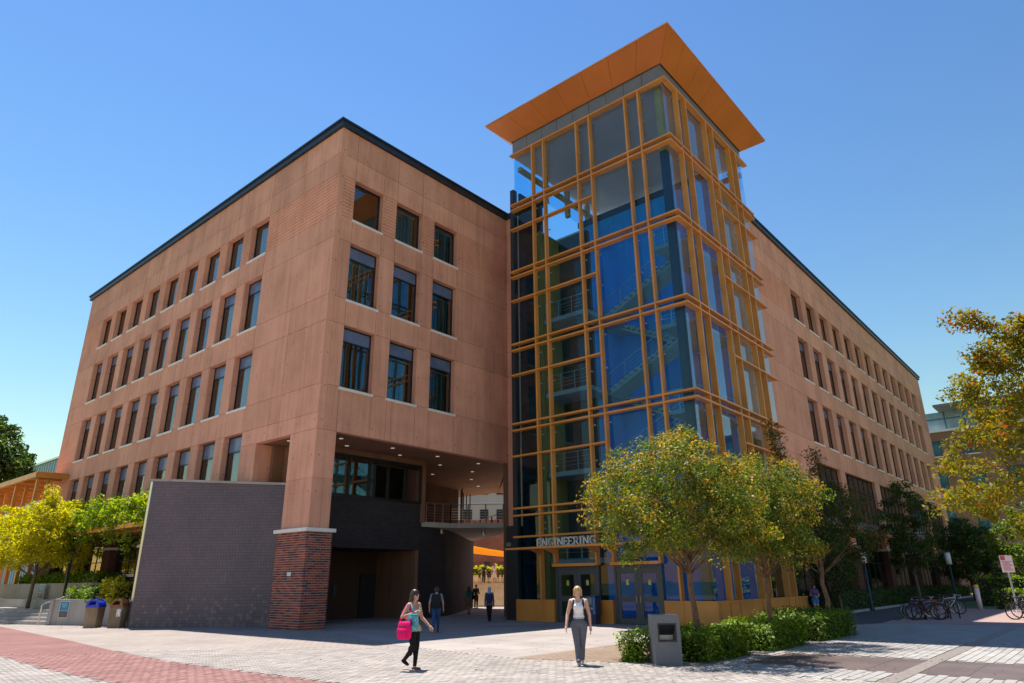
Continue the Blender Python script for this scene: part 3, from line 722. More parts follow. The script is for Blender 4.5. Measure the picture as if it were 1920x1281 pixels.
for y0, y1 in ((12.97, 15.5), (15.55, 18), (18.05, 20.6), (20.65, 23.2)): ubox('glass_pane', TX1, y0, 25.15, TX1+.016, y1, TOP, TGLASS, T)
for y in (15.5, 18.0, 20.6): ubox('back_post', TX1-.35, y-.12, 24.9, TX1-.05, y+.12, TOP, ORANGE, T)
for x in (30.6, 33.0, 35.4): ubox('back_post', x-.12, TY1-.35, 24.9, x+.12, TY1-.05, TOP, ORANGE, T)
ubox('back_beam', TX1-.35, TY, TOP-.9, TX1-.1, TY1, TOP-.6, ORANGE, T); ubox('back_beam', TX+.3, TY1-.32, TOP-.9, TX1-.4, TY1-.08, TOP-.6, ORANGE, T)
# spider clamps (tiny): one part per face
for kind, e in (('L', [TY]+LV+[TY1]), ('R', [TX+.02]+RV+[TX1])):
    c = MB()
    for i in range(1, len(e)-1):
        for zz in zl[1:]:
            for dz in (-.42, .42):
                for ds in (-.15, .15):
                    s = e[i]+ds; z = zz+dz
                    if z < 1.1 or z > TOP-.1: continue
                    if kind == 'L': c.tube([(TX-.01, s, z), (TX-.09, s, z)], .038, 7); c.tube([(TX-.07, s, z), (TX-.07, e[i], z)], .020, 5)
                    else: c.tube([(s, TY-.01, z), (s, TY-.09, z)], .038, 7); c.tube([(s, TY-.07, z), (e[i], TY-.07, z)], .020, 5)
        for zz in (7.3, 11.8, 16.3, 20.8, 24.9):
            for ds in (-.15, .15):
                s = e[i]+ds
                if kind == 'L': c.tube([(TX-.01, s, zz), (TX-.09, s, zz)], .038, 7); c.tube([(TX-.07, s, zz), (TX-.07, e[i], zz)], .020, 5)
                else: c.tube([(s, TY-.01, zz), (s, TY-.09, zz)], .038, 7); c.tube([(s, TY-.07, zz), (e[i], TY-.07, zz)], .020, 5)
    c.build('glazing_clamps', STEEL, T)['kind'] = 'stuff'
# grey fascia panels above the top fin and the flaring roof
ys = np.linspace(TY, TY1+.1, 10)
for a, b in zip(ys[:-1], ys[1:]): ubox('fascia_panel', TX+.02, a+.012, TOP+.07, TX+.10, b-.012, 28.1, GBAND, T)
xs = np.linspace(TX+.11, TX1+.1, 10)
for a, b in zip(xs[:-1], xs[1:]): ubox('fascia_panel', a+.012, TY+.02, TOP+.07, b-.012, TY+.10, 28.1, GBAND, T)
ubox('ceiling', TX+.12, TY+.12, TOP+.1, TX1+.1, TY1+.1, TOP+.2, plain('tower_ceiling', (.88, .40, .31), .5, var=.08, scale=.5), T)
ubox('fascia_core', TX+.12, TY+.12, TOP+.22, TX1, TY1, 28.15, DSTEEL, T)
# soffit panels: ring from (inner, 28.06) up and out to the roof edge
I0 = (TX-.06, TY-.06, TX1+.15, TY1+.15); O0 = (26.4, 11.65, 39.66, 24.51); zi, zo = 28.05, 29.10
def ringpt(o, f): return o
def soffit_side(p_in, p_out, n):
    for k in range(n):
        a0, a1 = k/n+.0006, (k+1)/n-.0006
        q = [Vector(p_in[0]).lerp(Vector(p_in[1]), a0), Vector(p_in[0]).lerp(Vector(p_in[1]), a1), Vector(p_out[0]).lerp(Vector(p_out[1]), a1), Vector(p_out[0]).lerp(Vector(p_out[1]), a0)]
        up = Vector((0, 0, .05)); v = q+[p+up for p in q]
        m = MB().add(v, [(0, 1, 2, 3), (7, 6, 5, 4), (0, 4, 5, 1), (1, 5, 6, 2), (2, 6, 7, 3), (3, 7, 4, 0)])
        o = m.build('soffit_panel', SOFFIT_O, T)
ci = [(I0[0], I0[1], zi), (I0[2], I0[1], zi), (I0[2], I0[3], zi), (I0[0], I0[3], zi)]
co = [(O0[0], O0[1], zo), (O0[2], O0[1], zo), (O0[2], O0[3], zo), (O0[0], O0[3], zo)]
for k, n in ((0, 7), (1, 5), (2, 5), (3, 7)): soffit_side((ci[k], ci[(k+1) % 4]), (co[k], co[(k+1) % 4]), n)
rm = MB(); e = .03
rm.add([(O0[0]-e, O0[1]-e, zo+.055), (O0[2]+e, O0[1]-e, zo+.055), (O0[2]+e, O0[3]+e, zo+.055), (O0[0]-e, O0[3]+e, zo+.055), (O0[0]-e, O0[1]-e, zo+.14), (O0[2]+e, O0[1]-e, zo+.14), (O0[2]+e, O0[3]+e, zo+.14), (O0[0]-e, O0[3]+e, zo+.14)],
       [(0, 3, 2, 1), (4, 5, 6, 7), (0, 1, 5, 4), (1, 2, 6, 5), (2, 3, 7, 6), (3, 0, 4, 7)])
rm.build('roof', ORANGE, T)
# corner column and base
ubox('corner_column', TX+.25, TY+.25, 0, TX+.62, TY+.62, 22.9, DSTEEL, T); ubox('corner_column', TX+.25, TY+.25, 22.9, TX+.62, TY+.62, TOP+.1, ORANGE, T)
def base_panels(kind, e, z0=.06, z1=.98):
    for a, b in e:
        if kind == 'L': ubox('base_panel', TX-.18, a+.05, z0+.05, TX-.02, b-.05, z1-.10, ORANGE, T)
        else: ubox('base_panel', a+.05, TY-.18, z0+.05, b-.05, TY-.02, z1-.10, ORANGE, T)
bl = [(TY-.2, 14.21), (14.21, 15.06), (17.62, 18.32), (20.9, 21.58), (21.58, TY1)]
base_panels('L', bl)
for a, b in bl: MB().box(TX-.20, a+.001, .88, TX+.03, b-.001, .985).box(TX-.199, a+.001, 0, TX-.0, a+.05, .885).box(TX-.199, b-.05, 0, TX, b-.001, .885).box(TX-.195, a+.04, 0, TX, b-.04, .11).build('base_frame', ORANGE, T)
br = list(zip([TX+.03]+RV, RV+[38.0])); base_panels('R', br)
m = MB().box(TX+.03, TY-.20, .885, 38.1, TY+.03, .985).box(TX+.03, TY-.195, 0, 38.1, TY, .11)
for x in [TX+.06]+RV+[38.03]: m.box(x-.03, TY-.205, .11, x+.03, TY-.01, .885)
m.build('base_frame', ORANGE, T)
# doors
DOORM = plain('slate_door_paint', (.055, .065, .085), .4, var=.08)
def double_door(y0, y1):
    d = MB(); zt = 2.45
    d.box(TX-.06, y0, 0, TX+.06, y0+.10, zt).box(TX-.06, y1-.10, 0, TX+.06, y1, zt).box(TX-.06, y0+.1, zt-.10, TX+.06, y1-.1, zt)
    do = d.build('door_frame', DOORM, T)
    ym = (y0+y1)/2
    for a, b, hs in ((y0+.105, ym-.004, 1), (ym+.004, y1-.105, -1)):
        l = MB(); st = .19
        l.box(TX-.03, a, .02, TX+.03, a+st, zt-.11).box(TX-.03, b-st, .02, TX+.03, b, zt-.11).box(TX-.03, a+st, .02, TX+.03, b-st, .24).box(TX-.03, a+st, .92, TX+.03, b-st, 1.16).box(TX-.03, a+st, 2.1, TX+.03, b-st, zt-.11)
        lo = l.build('door_leaf', DOORM, T)
        ubox('pane', TX-.004, a+st, .24, TX+.008, b-st, .92, TGLASS, lo); ubox('pane', TX-.004, a+st, 1.16, TX+.008, b-st, 2.1, TGLASS, lo)
        hy = b-.09 if hs == 1 else a+.09
        MB().tube([(TX-.03, hy, .86), (TX-.09, hy, .88), (TX-.09, hy, 1.14), (TX-.03, hy, 1.16)], .013, 7).build('handle', STEEL, lo)
        MB().box(TX-.012, (a+b)/2-.07, 1.62, TX-.006, (a+b)/2+.07, 1.85).build('door_sticker', plain('sticker', (.45, .5, .12), .5, var=.5, scale=9), lo)
    ubox('door_header', FX-.01, y0-.02, 2.47, TX-.03, y1+.02, 2.60, ORANGE, T)
double_door(18.40, 20.86); double_door(15.14, 17.56)
# entrance canopy and letters
ec = MB().box(26.25, 14.3, 3.28, 26.34, 22.95, 3.37).box(26.34, 14.3, 3.295, TX-.05, 22.95, 3.355)
for y in (15.0, 17.4, 18.3, 20.7, 21.6): ec.add([(26.4, y-.05, 3.294), (26.4, y+.05, 3.294), (TX-.06, y+.05, 3.294), (TX-.06, y-.05, 3.294), (TX-.06, y-.05, 2.98), (TX-.06, y+.05, 2.98)], [(0, 1, 2, 3), (0, 4, 5, 1), (0, 3, 4), (1, 5, 2), (3, 2, 5, 4)])
ec.build('entrance_canopy', ORANGE, T)
GL = {'E': [[(0, 0), (0, 1)], [(0, 0), (.55, 0)], [(0, .5), (.42, .5)], [(0, 1), (.55, 1)], [(.55, 0), (.58, .2)], [(.55, 1), (.57, .84)]],
      'N': [[(0, 0), (0, 1)], [(0, 1), (.7, 0)], [(.7, 0), (.7, 1)], [(-.12, 0), (.12, 0)], [(-.14, 1), (.04, 1)], [(.58, 1), (.82, 1)]],
      'I': [[(0, 0), (0, 1)], [(-.13, 0), (.13, 0)], [(-.13, 1), (.13, 1)]],
      'R': [[(0, 0), (0, 1)], [(-.12, 0), (.13, 0)], [(-.1, 1), (.3, 1), (.48, .92), (.53, .77), (.48, .6), (.3, .52), (0, .52)], [(.26, .52), (.66, 0), (.76, 0)]],
      'G': [[(.72, .8), (.6, .95), (.4, 1.0), (.18, .92), (.04, .7), (.02, .45), (.08, .2), (.25, .03), (.45, 0), (.62, .04), (.72, .12), (.72, .45)], [(.55, .45), (.82, .45)], [(.72, .8), (.72, .98)]],
      'n': [[(0, 0), (0, .7)], [(0, .5), (.2, .7), (.4, .62), (.42, 0)]], 'e': [[(.0, .36), (.45, .36), (.4, .62), (.22, .7), (.05, .6), (0, .35), (.08, .08), (.25, 0), (.45, .1)]],
      'w': [[(0, .7), (.16, 0), (.34, .6), (.52, 0), (.68, .7)]], 'u': [[(0, .7), (0, .15), (.15, 0), (.4, .1)], [(.42, .7), (.42, 0), (.52, 0)], [(-.1, .7), (0, .7)]]}
GW = {'E': .74, 'N': 1.12, 'I': .48, 'R': .98, 'G': 1.0, 'n': .58, 'e': .6, 'w': .85, 'u': .7}
def glyph(ch, o, ux, uz, nrm, h, wd, dep):
    m = MB()
    for st in GL[ch]:
        for a, b in zip(st[:-1], st[1:]):
            pa = Vector(o)+Vector(ux)*a[0]*h+Vector(uz)*a[1]*h; pb = Vector(o)+Vector(ux)*b[0]*h+Vector(uz)*b[1]*h
            d = (pb-pa); L = d.length; d.normalize(); sd = d.cross(Vector(nrm)).normalized(); hor = abs(d.z) < .25
            m.obox((pa+pb)/2, d, sd, nrm, L/2+wd*.3, (wd*.42 if hor else wd*.5), dep/2)
    return m
yy = 20.95; LET = plain('white_letter', (.62, .61, .59), .5, var=.03)
for ch in 'ENGINEERING':
    off = .13 if ch in 'NIR' else 0
    glyph(ch, (26.31, yy-off*.37, 3.375), (0, -1, 0), (0, 0, 1), (-1, 0, 0), .345, .05, .06+random.uniform(0, .001)).build('letter', LET, T)
    yy -= GW[ch]*.355
# stair inside: blue wall behind, floors, flights, railings
BW = 34.5
STAIRC = plain('stair_concrete', (.30, .32, .34), .7, var=.1, scale=2)
ubox('stair_wall', BW, TY+.98, 0, BW+.4, 23.2, 24.7, BLUEW, T)
ubox('wall_coping', BW-.1, TY+.9, 24.7, BW+.5, 23.25, 25.1, ROOF, T)
COREW = plain('dark_core_wall', (.05, .045, .042), .8, var=.2, scale=.6)
ubox('lift_core', 31.4, 20.6, 0, BW-.01, 23.2, 22.4, COREW, T)
ubox('stair_wall', 31.7, 20.53, 0, BW-.01, 20.595, 22.4, BLUEW, T)
OCHRE = plain('ochre_wall', (.36, .20, .055), .7, var=.12, scale=.8)
ubox('side_wall', 29.5, 22.75, 0, 31.38, 23.0, 22.3, OCHRE, T); ubox('side_spandrel', 27.95, 23.05, 0, 30.2, 23.2, 24.4, plain('dark_spandrel_glass', (.015, .018, .018), .15, var=.2), T)
ubox('ground_floor', TX+.05, TY+.05, .01, BW, 23.2, .05, STAIRC, T)
RAILM = plain('rail_metal', (.5, .52, .55), .35, metal=.7, var=0)
for f, zf in enumerate((5.15, 9.62, 14.10, 18.58)):
    ubox('landing', 29.6, 13.4, zf-.22, BW-.02, 15.2, zf, STAIRC, T)                 # corner landing
    ubox('landing', 29.6, 19.7, zf-2.24-.25, BW-.02, 20.58, zf-2.24, STAIRC, T); ubox('landing', 29.6, 20.6, zf-2.24-.25, 31.38, 22.7, zf-2.24, STAIRC, T)          # half landing
    st = MB(); n = 13
    for k in range(n):       # front flight climbs towards the corner
        y = 19.7-(k+1)*4.5/n; z = zf-2.24+(k+1)*2.24/n; st.box(31.5, y, z-.175, 32.9, y+4.5/n, z)
    a, b = Vector((32.2, 19.7, zf-2.24-.18)), Vector((32.2, 15.2, zf-.2)); st.beam(a, b, 1.36, .14)
    st.build('stair_flight', STAIRC, T)
    st = MB()
    if f < 3:
        for k in range(n):
            y = 15.2+k*4.5/n; z = zf+(k+1)*2.24/n; st.box(33.1, y, z-.175, 34.4, y+4.5/n, z)
        st.beam(Vector((33.75, 15.2, zf-.2)), Vector((33.75, 19.7, zf+2.0)), 1.26, .14); st.build('stair_flight', STAIRC, T)
    rl = MB()
    for x in (31.48, 32.92):
        p0, p1 = Vector((x, 19.7, zf-2.24)), Vector((x, 15.2, zf))
        for h in (.3, .5, .7, .95): rl.tube([p0+Vector((0, 0, h)), p1+Vector((0, 0, h))], .02 if h > .9 else .008, 5)
        for k in range(5): q = p0.lerp(p1, k/4); rl.tube([q, q+Vector((0, 0, .95))], .018, 5)
    for p0, p1 in ((Vector((29.65, 13.45, zf)), Vector((29.65, 15.15, zf))), (Vector((29.65, 13.45, zf)), Vector((34, 13.45, zf))), (Vector((29.65, 19.8, zf-2.24)), Vector((29.65, 22.6, zf-2.24)))):
        for h in (.3, .5, .7, 1.0): rl.tube([p0+Vector((0, 0, h)), p1+Vector((0, 0, h))], .02 if h > .9 else .008, 5)
        for k in range(4): q = p0.lerp(p1, k/3); rl.tube([q, q+Vector((0, 0, 1.0))], .018, 5)
    rl.build('stair_railing', RAILM, T)
ubox('dark_edge_post', TX-.02, TY1+.02, 0, TX+.30, TY1+.30, 24.6, DSTEEL, T)
ubox('tiled_pier', 28.05, 23.75, 0, 30.28, 24.45, 4.6, plain('dark_pier_tile', (.03, .027, .032), .5, var=.15, scale=6), T)
ubox('wall_lamp', 27.9, 24.0, 3.55, 28.05, 24.3, 3.75, STEEL, T)

# ================================================================ LONG WING on the right
W = empty('long_wing'); tag(W, 'long red concrete wing with rows of narrow windows right of the glass tower', 'building')
WY = 13.93
ww = [(47.75+3.24*k, 47.75+3.24*k+2.1) for k in range(13)]
sb = [34.92, 41.2]+[e for q in ww for e in q]+[92.9]
zb = ZB[2:]          # from 9.2 up
wins = set(); ribs = set()
for i in range(len(sb)-1):
    if i >= 2 and i % 2 == 0 and i < 28:
        for j in (1, 3, 5): wins.add((i, j))
    else: ribs.add((i, 5))
facade(W, 'Y', WY, sb, zb, wins, ribs)
rw = random.Random(5)
for s0, s1 in ww:
    for j, tr in ((1, .62), (3, .62), (5, 0)): window(W, 'Y', WY, s0, s1, zb[j], zb[j+1], tr, rw.choice((None, 0, 1, 2)))
BIGW = [(47.4, 52.65), (53.9, 61.95), (63.5, 71.4), (73.0, 80.9), (82.5, 90.4)]
sb2 = [38.05]+[e for q in BIGW for e in q]+[92.9]
wins = {(i, 0) for i in (1, 3, 5, 7, 9)}
facade(W, 'Y', WY, sb2, [5.05, 9.2], wins)
SPAN = plain('grey_spandrel', (.17, .165, .17), .5, var=.08)
for (a, b) in BIGW:
    n = int(round((b-a)/1.33)); f = MB()
    for k in range(n+1): x = a+.04+(b-a-.08)*k/n; f.box(x-.035, WY+.20, 5.75, x+.035, WY+.30, 9.2)
    for z in (5.75, 8.05, 9.13): f.box(a+.08, WY+.203, z, b-.08, WY+.297, z+.07)
    fo = f.build('curtain_window', FRAME, W)
    for k in range(n):
        x0, x1 = a+.075+(b-a-.08)*k/n, a+.005+(b-a-.08)*(k+1)/n
        ubox('pane', x0, WY+.24, 5.82, x1, WY+.255, 8.05, WGLASS, fo); ubox('pane', x0, WY+.24, 8.12, x1, WY+.255, 9.13, WGLASS, fo)
    ubox('spandrel_panel', a, WY+.18, 5.05, b, WY+.34, 5.75, SPAN, W)
ubox('steel_ledge', 38.1, WY-.45, 4.86, 92.9, WY+.3, 5.03, ORANGE, W)
for x in (46.6, 53.3, 62.7, 72.2, 81.7, 91.4):
    wallstrip('brick_pier', [(x-.7, WY-.02), (x+.7, WY-.02)], 0, 3.85, .7, LOWB, W); ubox('pier_cap', x-.8, WY-.12, 3.85, x+.8, WY+.7, 4.0, WHITE, W); ubox('pier_shaft', x-.55, WY+.04, 4.0, x+.55, WY+.6, 4.86, CONC, W)
for a, b in ((39, 45.8), (54.1, 62), (63.5, 71.4), (73, 80.9), (82.5, 90.6), (47.4, 52.5)):
    f = MB(); n = 5
    for k in range(n+1): x = a+(b-a)*k/n; f.box(x-.03, WY+.35, .4, x+.03, WY+.43, 4.86)
    f.box(a+.03, WY+.351, 2.9, b-.03, WY+.429, 2.97); fo = f.build('ground_floor_window', FRAME, W)
    for k in range(n): ubox('pane', a+(b-a)*k/n+.03, WY+.38, .4, a+(b-a)*(k+1)/n-.03, WY+.395, 4.86, WGLASS, fo)
    ubox('window_upstand', a, WY+.3, 0, b, WY+.5, .4, GREYC, W)
MB().box(35.3, WY+1.0, 5, 92.5, 26, 24.6).build('light_blocking_core', ROOM, W)  # dark box added inside the wing to block light
ubox('ground_room', 38.1, WY+3.5, 0, 92, WY+3.6, 5, ROOM, W); ubox('ground_room_ceiling', 38.1, WY+.5, 4.88, 92, WY+3.5, 4.98, ROOM, W)
wc_ = MB().box(34.6, WY-.16, 24.70, 93.1, WY+.5, 25.02).box(34.6, WY-.24, 25.02, 93.2, WY+.5, 25.12); wc_.build('roof_coping', ROOF, W)
ubox('roof', 35.0, WY+.5, 24.6, 93.0, 26.3, 24.9, SLAB, W)
ubox('end_wall', 92.55, WY+.37, 0, 92.9, 26, 24.7, CONC, W)
ubox('inner_side_wall', 36, 25.9, 0, 92.5, 26.2, 24.65, CONC, W)
# ================================================================ left side: steps, planters, pergola
st = MB()
sd = empty('stairway'); tag(sd, 'low grey concrete steps rising past the planter at the far left', 'steps')
for k in range(4):
    dx = .42*k; z1 = .165*(k+1)
    MB().prism([(12.55+dx, 41.5), (11.2+dx, 46.0), (9.8+dx, 52), (20, 52), (20, 41.5)], z1-.165, z1-.0).build('step', GREYC, sd)
pl = empty('planter_wall'); tag(pl, 'grey concrete planter wall with a blue poster beside the two litter bins', 'planter')
wallstrip('wall_face', [(12.55, 41.45), (13.35, 39.6), (14.35, 37.3)], 0, 1.19, .3, GREYC, pl)
wallstrip('wall_side', [(16.6, 41.75), (12.58, 41.45)], 0, 1.19, .3, GREYC, pl)
MB().prism([(13.0, 41.4), (14.55, 37.4), (17, 37.4), (17, 41.4)], .9, 1.02).build('soil', SOIL, pl)
def poster(x0, y0, z0, dx, dy, w, h, label):
    n = Vector((dy, -dx, 0)).normalized(); d = Vector((dx, dy, 0)).normalized()
    if n.x > 0: n = -n
    r = empty('wall_poster'); tag(r, label, 'poster', 'blue posters on the concrete walls')
    c = Vector((x0, y0, z0))+n*.012
    MB().obox(c, d, (0, 0, 1), n, w/2, h/2, .004).build('backing', plain('poster_border', (.65, .72, .74), .5, var=0), r)
    MB().obox(c+n*.006+Vector((0, 0, h*.2)), d, (0, 0, 1), n, w/2-.03, h*.27, .003).build('blue_print', plain('poster_blue', (.02, .20, .36), .5, var=.25, scale=6), r)
    MB().obox(c+n*.006-Vector((0, 0, h*.28)), d, (0, 0, 1), n, w/2-.03, h*.19, .003).build('photo_print', plain('poster_photo', (.10, .08, .075), .5, var=.7, scale=5), r)
    t = MB()
    for k in range(3): t.obox(c+n*.010+Vector((0, 0, h*(.34-.09*k))), d, (0, 0, 1), n, w*(.30-.05*k), .018, .001)
    t.build('print_lines', plain('poster_text', (.25, .45, .55), .5, var=0), r)
    return r
poster(12.95, 40.5, .72, .8, -1.85, .62, .78, 'small blue poster on the planter wall next to the handrail')
hr = empty('stair_handrail'); tag(hr, 'steel handrail sloping down beside the steps at left', 'handrail')
MB().tube([(12.3, 41.72, 0), (12.3, 41.72, .92), (12.42, 41.72, 1.02), (15.0, 41.9, 1.85), (15.0, 41.9, .66)], .032, 8).build('rail', STEEL, hr)
MB().tube([(12.38, 41.72, .90), (12.30, 41.66, .80), (12.3, 41.66, .6)], .02, 6).build('bracket', STEEL, hr)
hr2 = empty('ramp_handrail'); tag(hr2, 'steel ramp handrail running behind the litter bins to the dark tiled wall', 'handrail')
m = MB().tube([(15.2, 44.5, 2.0), (15.1, 41.4, 1.85), (14.9, 38.0, 1.35), (14.2, 35.6, 1.02), (14.2, 35.6, 0)], .03, 8); m.build('rail', STEEL, hr2)
m = MB()
for (x, y, z) in ((15.15, 43, 1.93), (15.0, 39.7, 1.6), (14.9, 38, 1.35), (14.5, 36.7, 1.18)): m.tube([(x, y, 0), (x, y, z)], .025, 7)
m.build('post', STEEL, hr2)
uw = empty('upper_planter_wall'); tag(uw, 'upper grey concrete retaining wall with a blue poster at the left edge', 'planter')
wallstrip('wall_face', [(14.6, 60), (15.35, 43.6)], 0, 2.0, .3, GREYC, uw)
wallstrip('low_kerb_wall', [(13.3, 60), (14.1, 43.0)], .6, 1.12, .25, GREYC, uw)
poster(14.72, 50.6, 1.52, .55, -12.0, .8, .8, 'small blue poster on the upper retaining wall at the left edge')
# pergola
pg = empty('pergola'); tag(pg, 'orange timber pergola on posts at the far end of the office block', 'pergola')
Z0 = 9.30
m = MB(); m.box(15.0, 58.0, Z0, 17.1, 58.25, Z0+.35).box(15.0, 58.25, Z0, 15.25, 92, Z0+.35); m.build('fascia', ORANGE, pg)
for k in range(12): MB().box(15.25, 59.5+3*k, Z0+.02, 17.1 if k == 0 else 20.5, 59.7+3*k, Z0+.30).build('rafter', ORANGE, pg)
for k in range(6):
    for x in (15.3, 15.95): MB().box(x, 58.6+5*k, 0, x+.22, 58.82+5*k, Z0).build('post', ORANGE, pg)
    MB().box(18.8, 62.0+5*k, 0, 19.04, 62.24+5*k, Z0).build('post', ORANGE, pg)
MB().box(15.3, 64, Z0-2.1, 20, 64.2, Z0-1.8).build('cross_beam', ORANGE, pg)
MB().box(15.1, 61.5, Z0+.352, 20.5, 92, Z0+.42).box(15.1, 58.1, Z0+.352, 17.1, 61.5, Z0+.42).build('roof_boards', ORANGE, pg)
# metal-clad building far left
mbld = empty('metal_clad_building'); tag(mbld, 'pale blue metal clad building behind the pergola', 'building')
CLAD = plain('blue_grey_cladding', (.36, .46, .55), .45, var=.06, scale=.8)
MB().box(34, 119, 0, 70, 150, 20.6).build('wall', CLAD, mbld)
m = MB()
for k in range(26): m.box(33.9, 119.2+k*1.2, 0, 34, 119.3+k*1.2, 20.6)
m.build('cladding_rib', CLAD, mbld); MB().box(33.7, 118.7, 20.6, 70.2, 150.2, 20.9).build('roof_edge', STEEL, mbld)
# litter bins
AGG = island('pebble_aggregate', [(.30, .21, .13), (.36, .26, .17), (.24, .16, .10)], stain=.5, bump=.9, bscale=70)
def litter_bin(x, y, lidcol, label, sticker, rz):
    b = empty('litter_bin', (x, y, 0), rz); tag(b, label, 'bin', 'pebble litter bins by the planter')
    m = MB(); h = .90; w0, w1 = .27, .295
    for (za, ra, zb2, rb) in ((0, w0, h-.03, w1), (h-.03, w1, h, w1-.03)):
        m.add([(-ra, -ra, za), (ra, -ra, za), (ra, ra, za), (-ra, ra, za), (-rb, -rb, zb2), (rb, -rb, zb2), (rb, rb, zb2), (-rb, rb, zb2)], [(0, 3, 2, 1), (4, 5, 6, 7), (0, 1, 5, 4), (1, 2, 6, 5), (2, 3, 7, 6), (3, 0, 4, 7)])
    m.build('body', AGG, b)
    lm = plain('bin_lid_'+label.split()[0], lidcol, .35, var=.05)
    l = MB().box(-.31, -.31, h-.02, .31, .31, h+.07)
    n = 14
    for k in range(n):
        a0, a1 = math.pi*k/n, math.pi*(k+1)/n
        for sgn in (-1, 1):
            r0, r1 = .28, .20
            v = [(r*math.cos(a), sgn*.30+dy, h+.07+r*math.sin(a)*.95) for dy in (0, -sgn*.06) for (r, a) in ((r0, a0), (r0, a1), (r1, a1), (r1, a0))]
            l.add(v, [(0, 1, 2, 3), (7, 6, 5, 4), (0, 4, 5, 1), (1, 5, 6, 2), (2, 6, 7, 3), (3, 7, 4, 0)])
        v = [(.285*math.cos(a), y_, h+.07+.285*math.sin(a)*.95) for a in (a0, a1) for y_ in (-.30, .30)]
        if k in (0, 1, 2, n-1, n-2, n-3, 6, 7) : l.add(v+[(p[0]*.93, p[1], p[2]-.012) for p in v], [(0, 1, 3, 2), (4, 6, 7, 5)])
    l.build('lid', lm, b)
    MB().box(-.23, -.23, h+.02, .23, .23, h+.075).build('opening', DSTEEL, b)
    if sticker: MB().box(.06, -.31, .48, .24, -.285, .80).build('sticker', plain('white_sticker', (.75, .75, .8), .5, var=.5, scale=14), b)
    return b
litter_bin(13.05, 36.75, (.015, .05, .55), 'blue lidded pebble concrete recycling bin', False, R(-50))
litter_bin(13.68, 35.65, (.22, .085, .035), 'brown lidded pebble concrete litter bin with white sticker', True, R(-50))

# ---- street furniture
lb = empty('light_bollard', (15.1, 8.35, 0), R(-49.5)); tag(lb, 'square grey concrete light bollard at the end of the hedge', 'bollard')
BOLC = concrete('bollard_concrete', (.22, .22, .235), holes=False)
m = MB(); bw = .30
m.box(-bw, -bw, 0, bw, bw, .47).box(-bw, -bw, .86, bw, bw, 1.03).box(-bw, -.05, .47, bw, bw, .86).box(-bw, -bw, .47, -.21, -.05, .86).box(.21, -bw, .47, bw, -.05, .86)
m.build('body', BOLC, lb)
m = MB().box(-.21, -bw-.012, .47, .21, -bw+.0, .50).box(-.21, -bw-.012, .83, .21, -bw, .86).box(-.21, -bw-.012, .50, -.18, -bw, .83).box(.18, -bw-.012, .50, .21, -bw, .83)
m.add([(-.18, -bw+.005, .83), (.18, -bw+.005, .83), (.18, -.06, .62), (-.18, -.06, .62), (-.18, -bw+.005, .828), (.18, -bw+.005, .828), (.18, -.06, .60), (-.18, -.06, .60)], [(0, 1, 2, 3), (7, 6, 5, 4)])
m.build('lamp_hood', DSTEEL, lb); MB().box(-.17, -.08, .50, .17, -.052, .60).build('lens', plain('lens', (.55, .52, .47), .3, var=.1), lb)
wp = empty('white_post', (50.6, 6.95, 0)); tag(wp, 'slim white marker post with yellow top beside the right hedge', 'post')
MB().lathe([(.13, 0), (.13, 1.22)], n=14).build('shaft', plain('white_plastic', (.62, .55, .60), .5, var=.05), wp, True)
MB().lathe([(.135, 1.22), (.135, 1.36), (.10, 1.40)], n=14).build('cap', plain('yellow_plastic', (.70, .42, .03), .5, var=.05), wp, True)
POLE = plain('green_black_pole', (.03, .05, .06), .4, var=.1)
LHEAD = plain('lamp_diffuser', (.75, .76, .78), .4, var=.02)
def lamp(x, y, h, label, hh=.75, r=.16):
    o = empty('street_lamp', (x, y, 0)); tag(o, label, 'street lamp', 'post lamps in front of the long wing')
    MB().lathe([(.16, 0), (.16, .12), (.075, .2), (.065, h-hh)], n=12).build('pole', POLE, o, True)
    MB().lathe([(r, h-hh), (r, h-.06)], n=14).build('lamp_head', LHEAD, o, True); MB().lathe([(r+.02, h-.06), (r+.02, h), (.05, h+.05)], n=14).build('lamp_cap', DSTEEL, o, True)
lamp(46.97, 11.95, 3.45, 'nearer lamp post with pale cylinder head before the long wing')
lamp(61.2, 9.75, 3.65, 'farther lamp post with pale cylinder head by the bike rack', .9, .19)
ll = empty('box_lamp', (14.6, 46.2, 0)); tag(ll, 'black box-head lamp post among the left planting', 'street lamp')
MB().box(-.07, -.07, 0, .07, .07, 5.45).build('pole', DSTEEL, ll); MB().box(-.28, -.25, 5.05, .25, .95, 5.38).build('lamp_head', DSTEEL, ll)
sg = empty('rules_sign', (48.35, 4.93, 0), R(-52)); tag(sg, 'white notice sign with red lettering on a grey post', 'sign')
MB().box(-.035, -.03, 0, .035, .03, 2.9).build('post', plain('galvanised', (.36, .38, .40), .5, var=.1), sg)
MB().box(-.34, -.05, 2.05, .34, -.031, 2.95).build('sign_plate', plain('sign_white', (.72, .62, .66), .5, var=.05), sg)
m = MB().box(-.31, -.056, 2.70, -.06, -.0505, 2.92)
for k in range(9): m.box(-.28+.03*(k % 3), -.054, 2.62-.058*k, .28-.05*((k*7) % 4), -.0505, 2.645-.058*k)
m.build('red_print', plain('sign_red', (.50, .05, .10), .5, var=.05), sg)
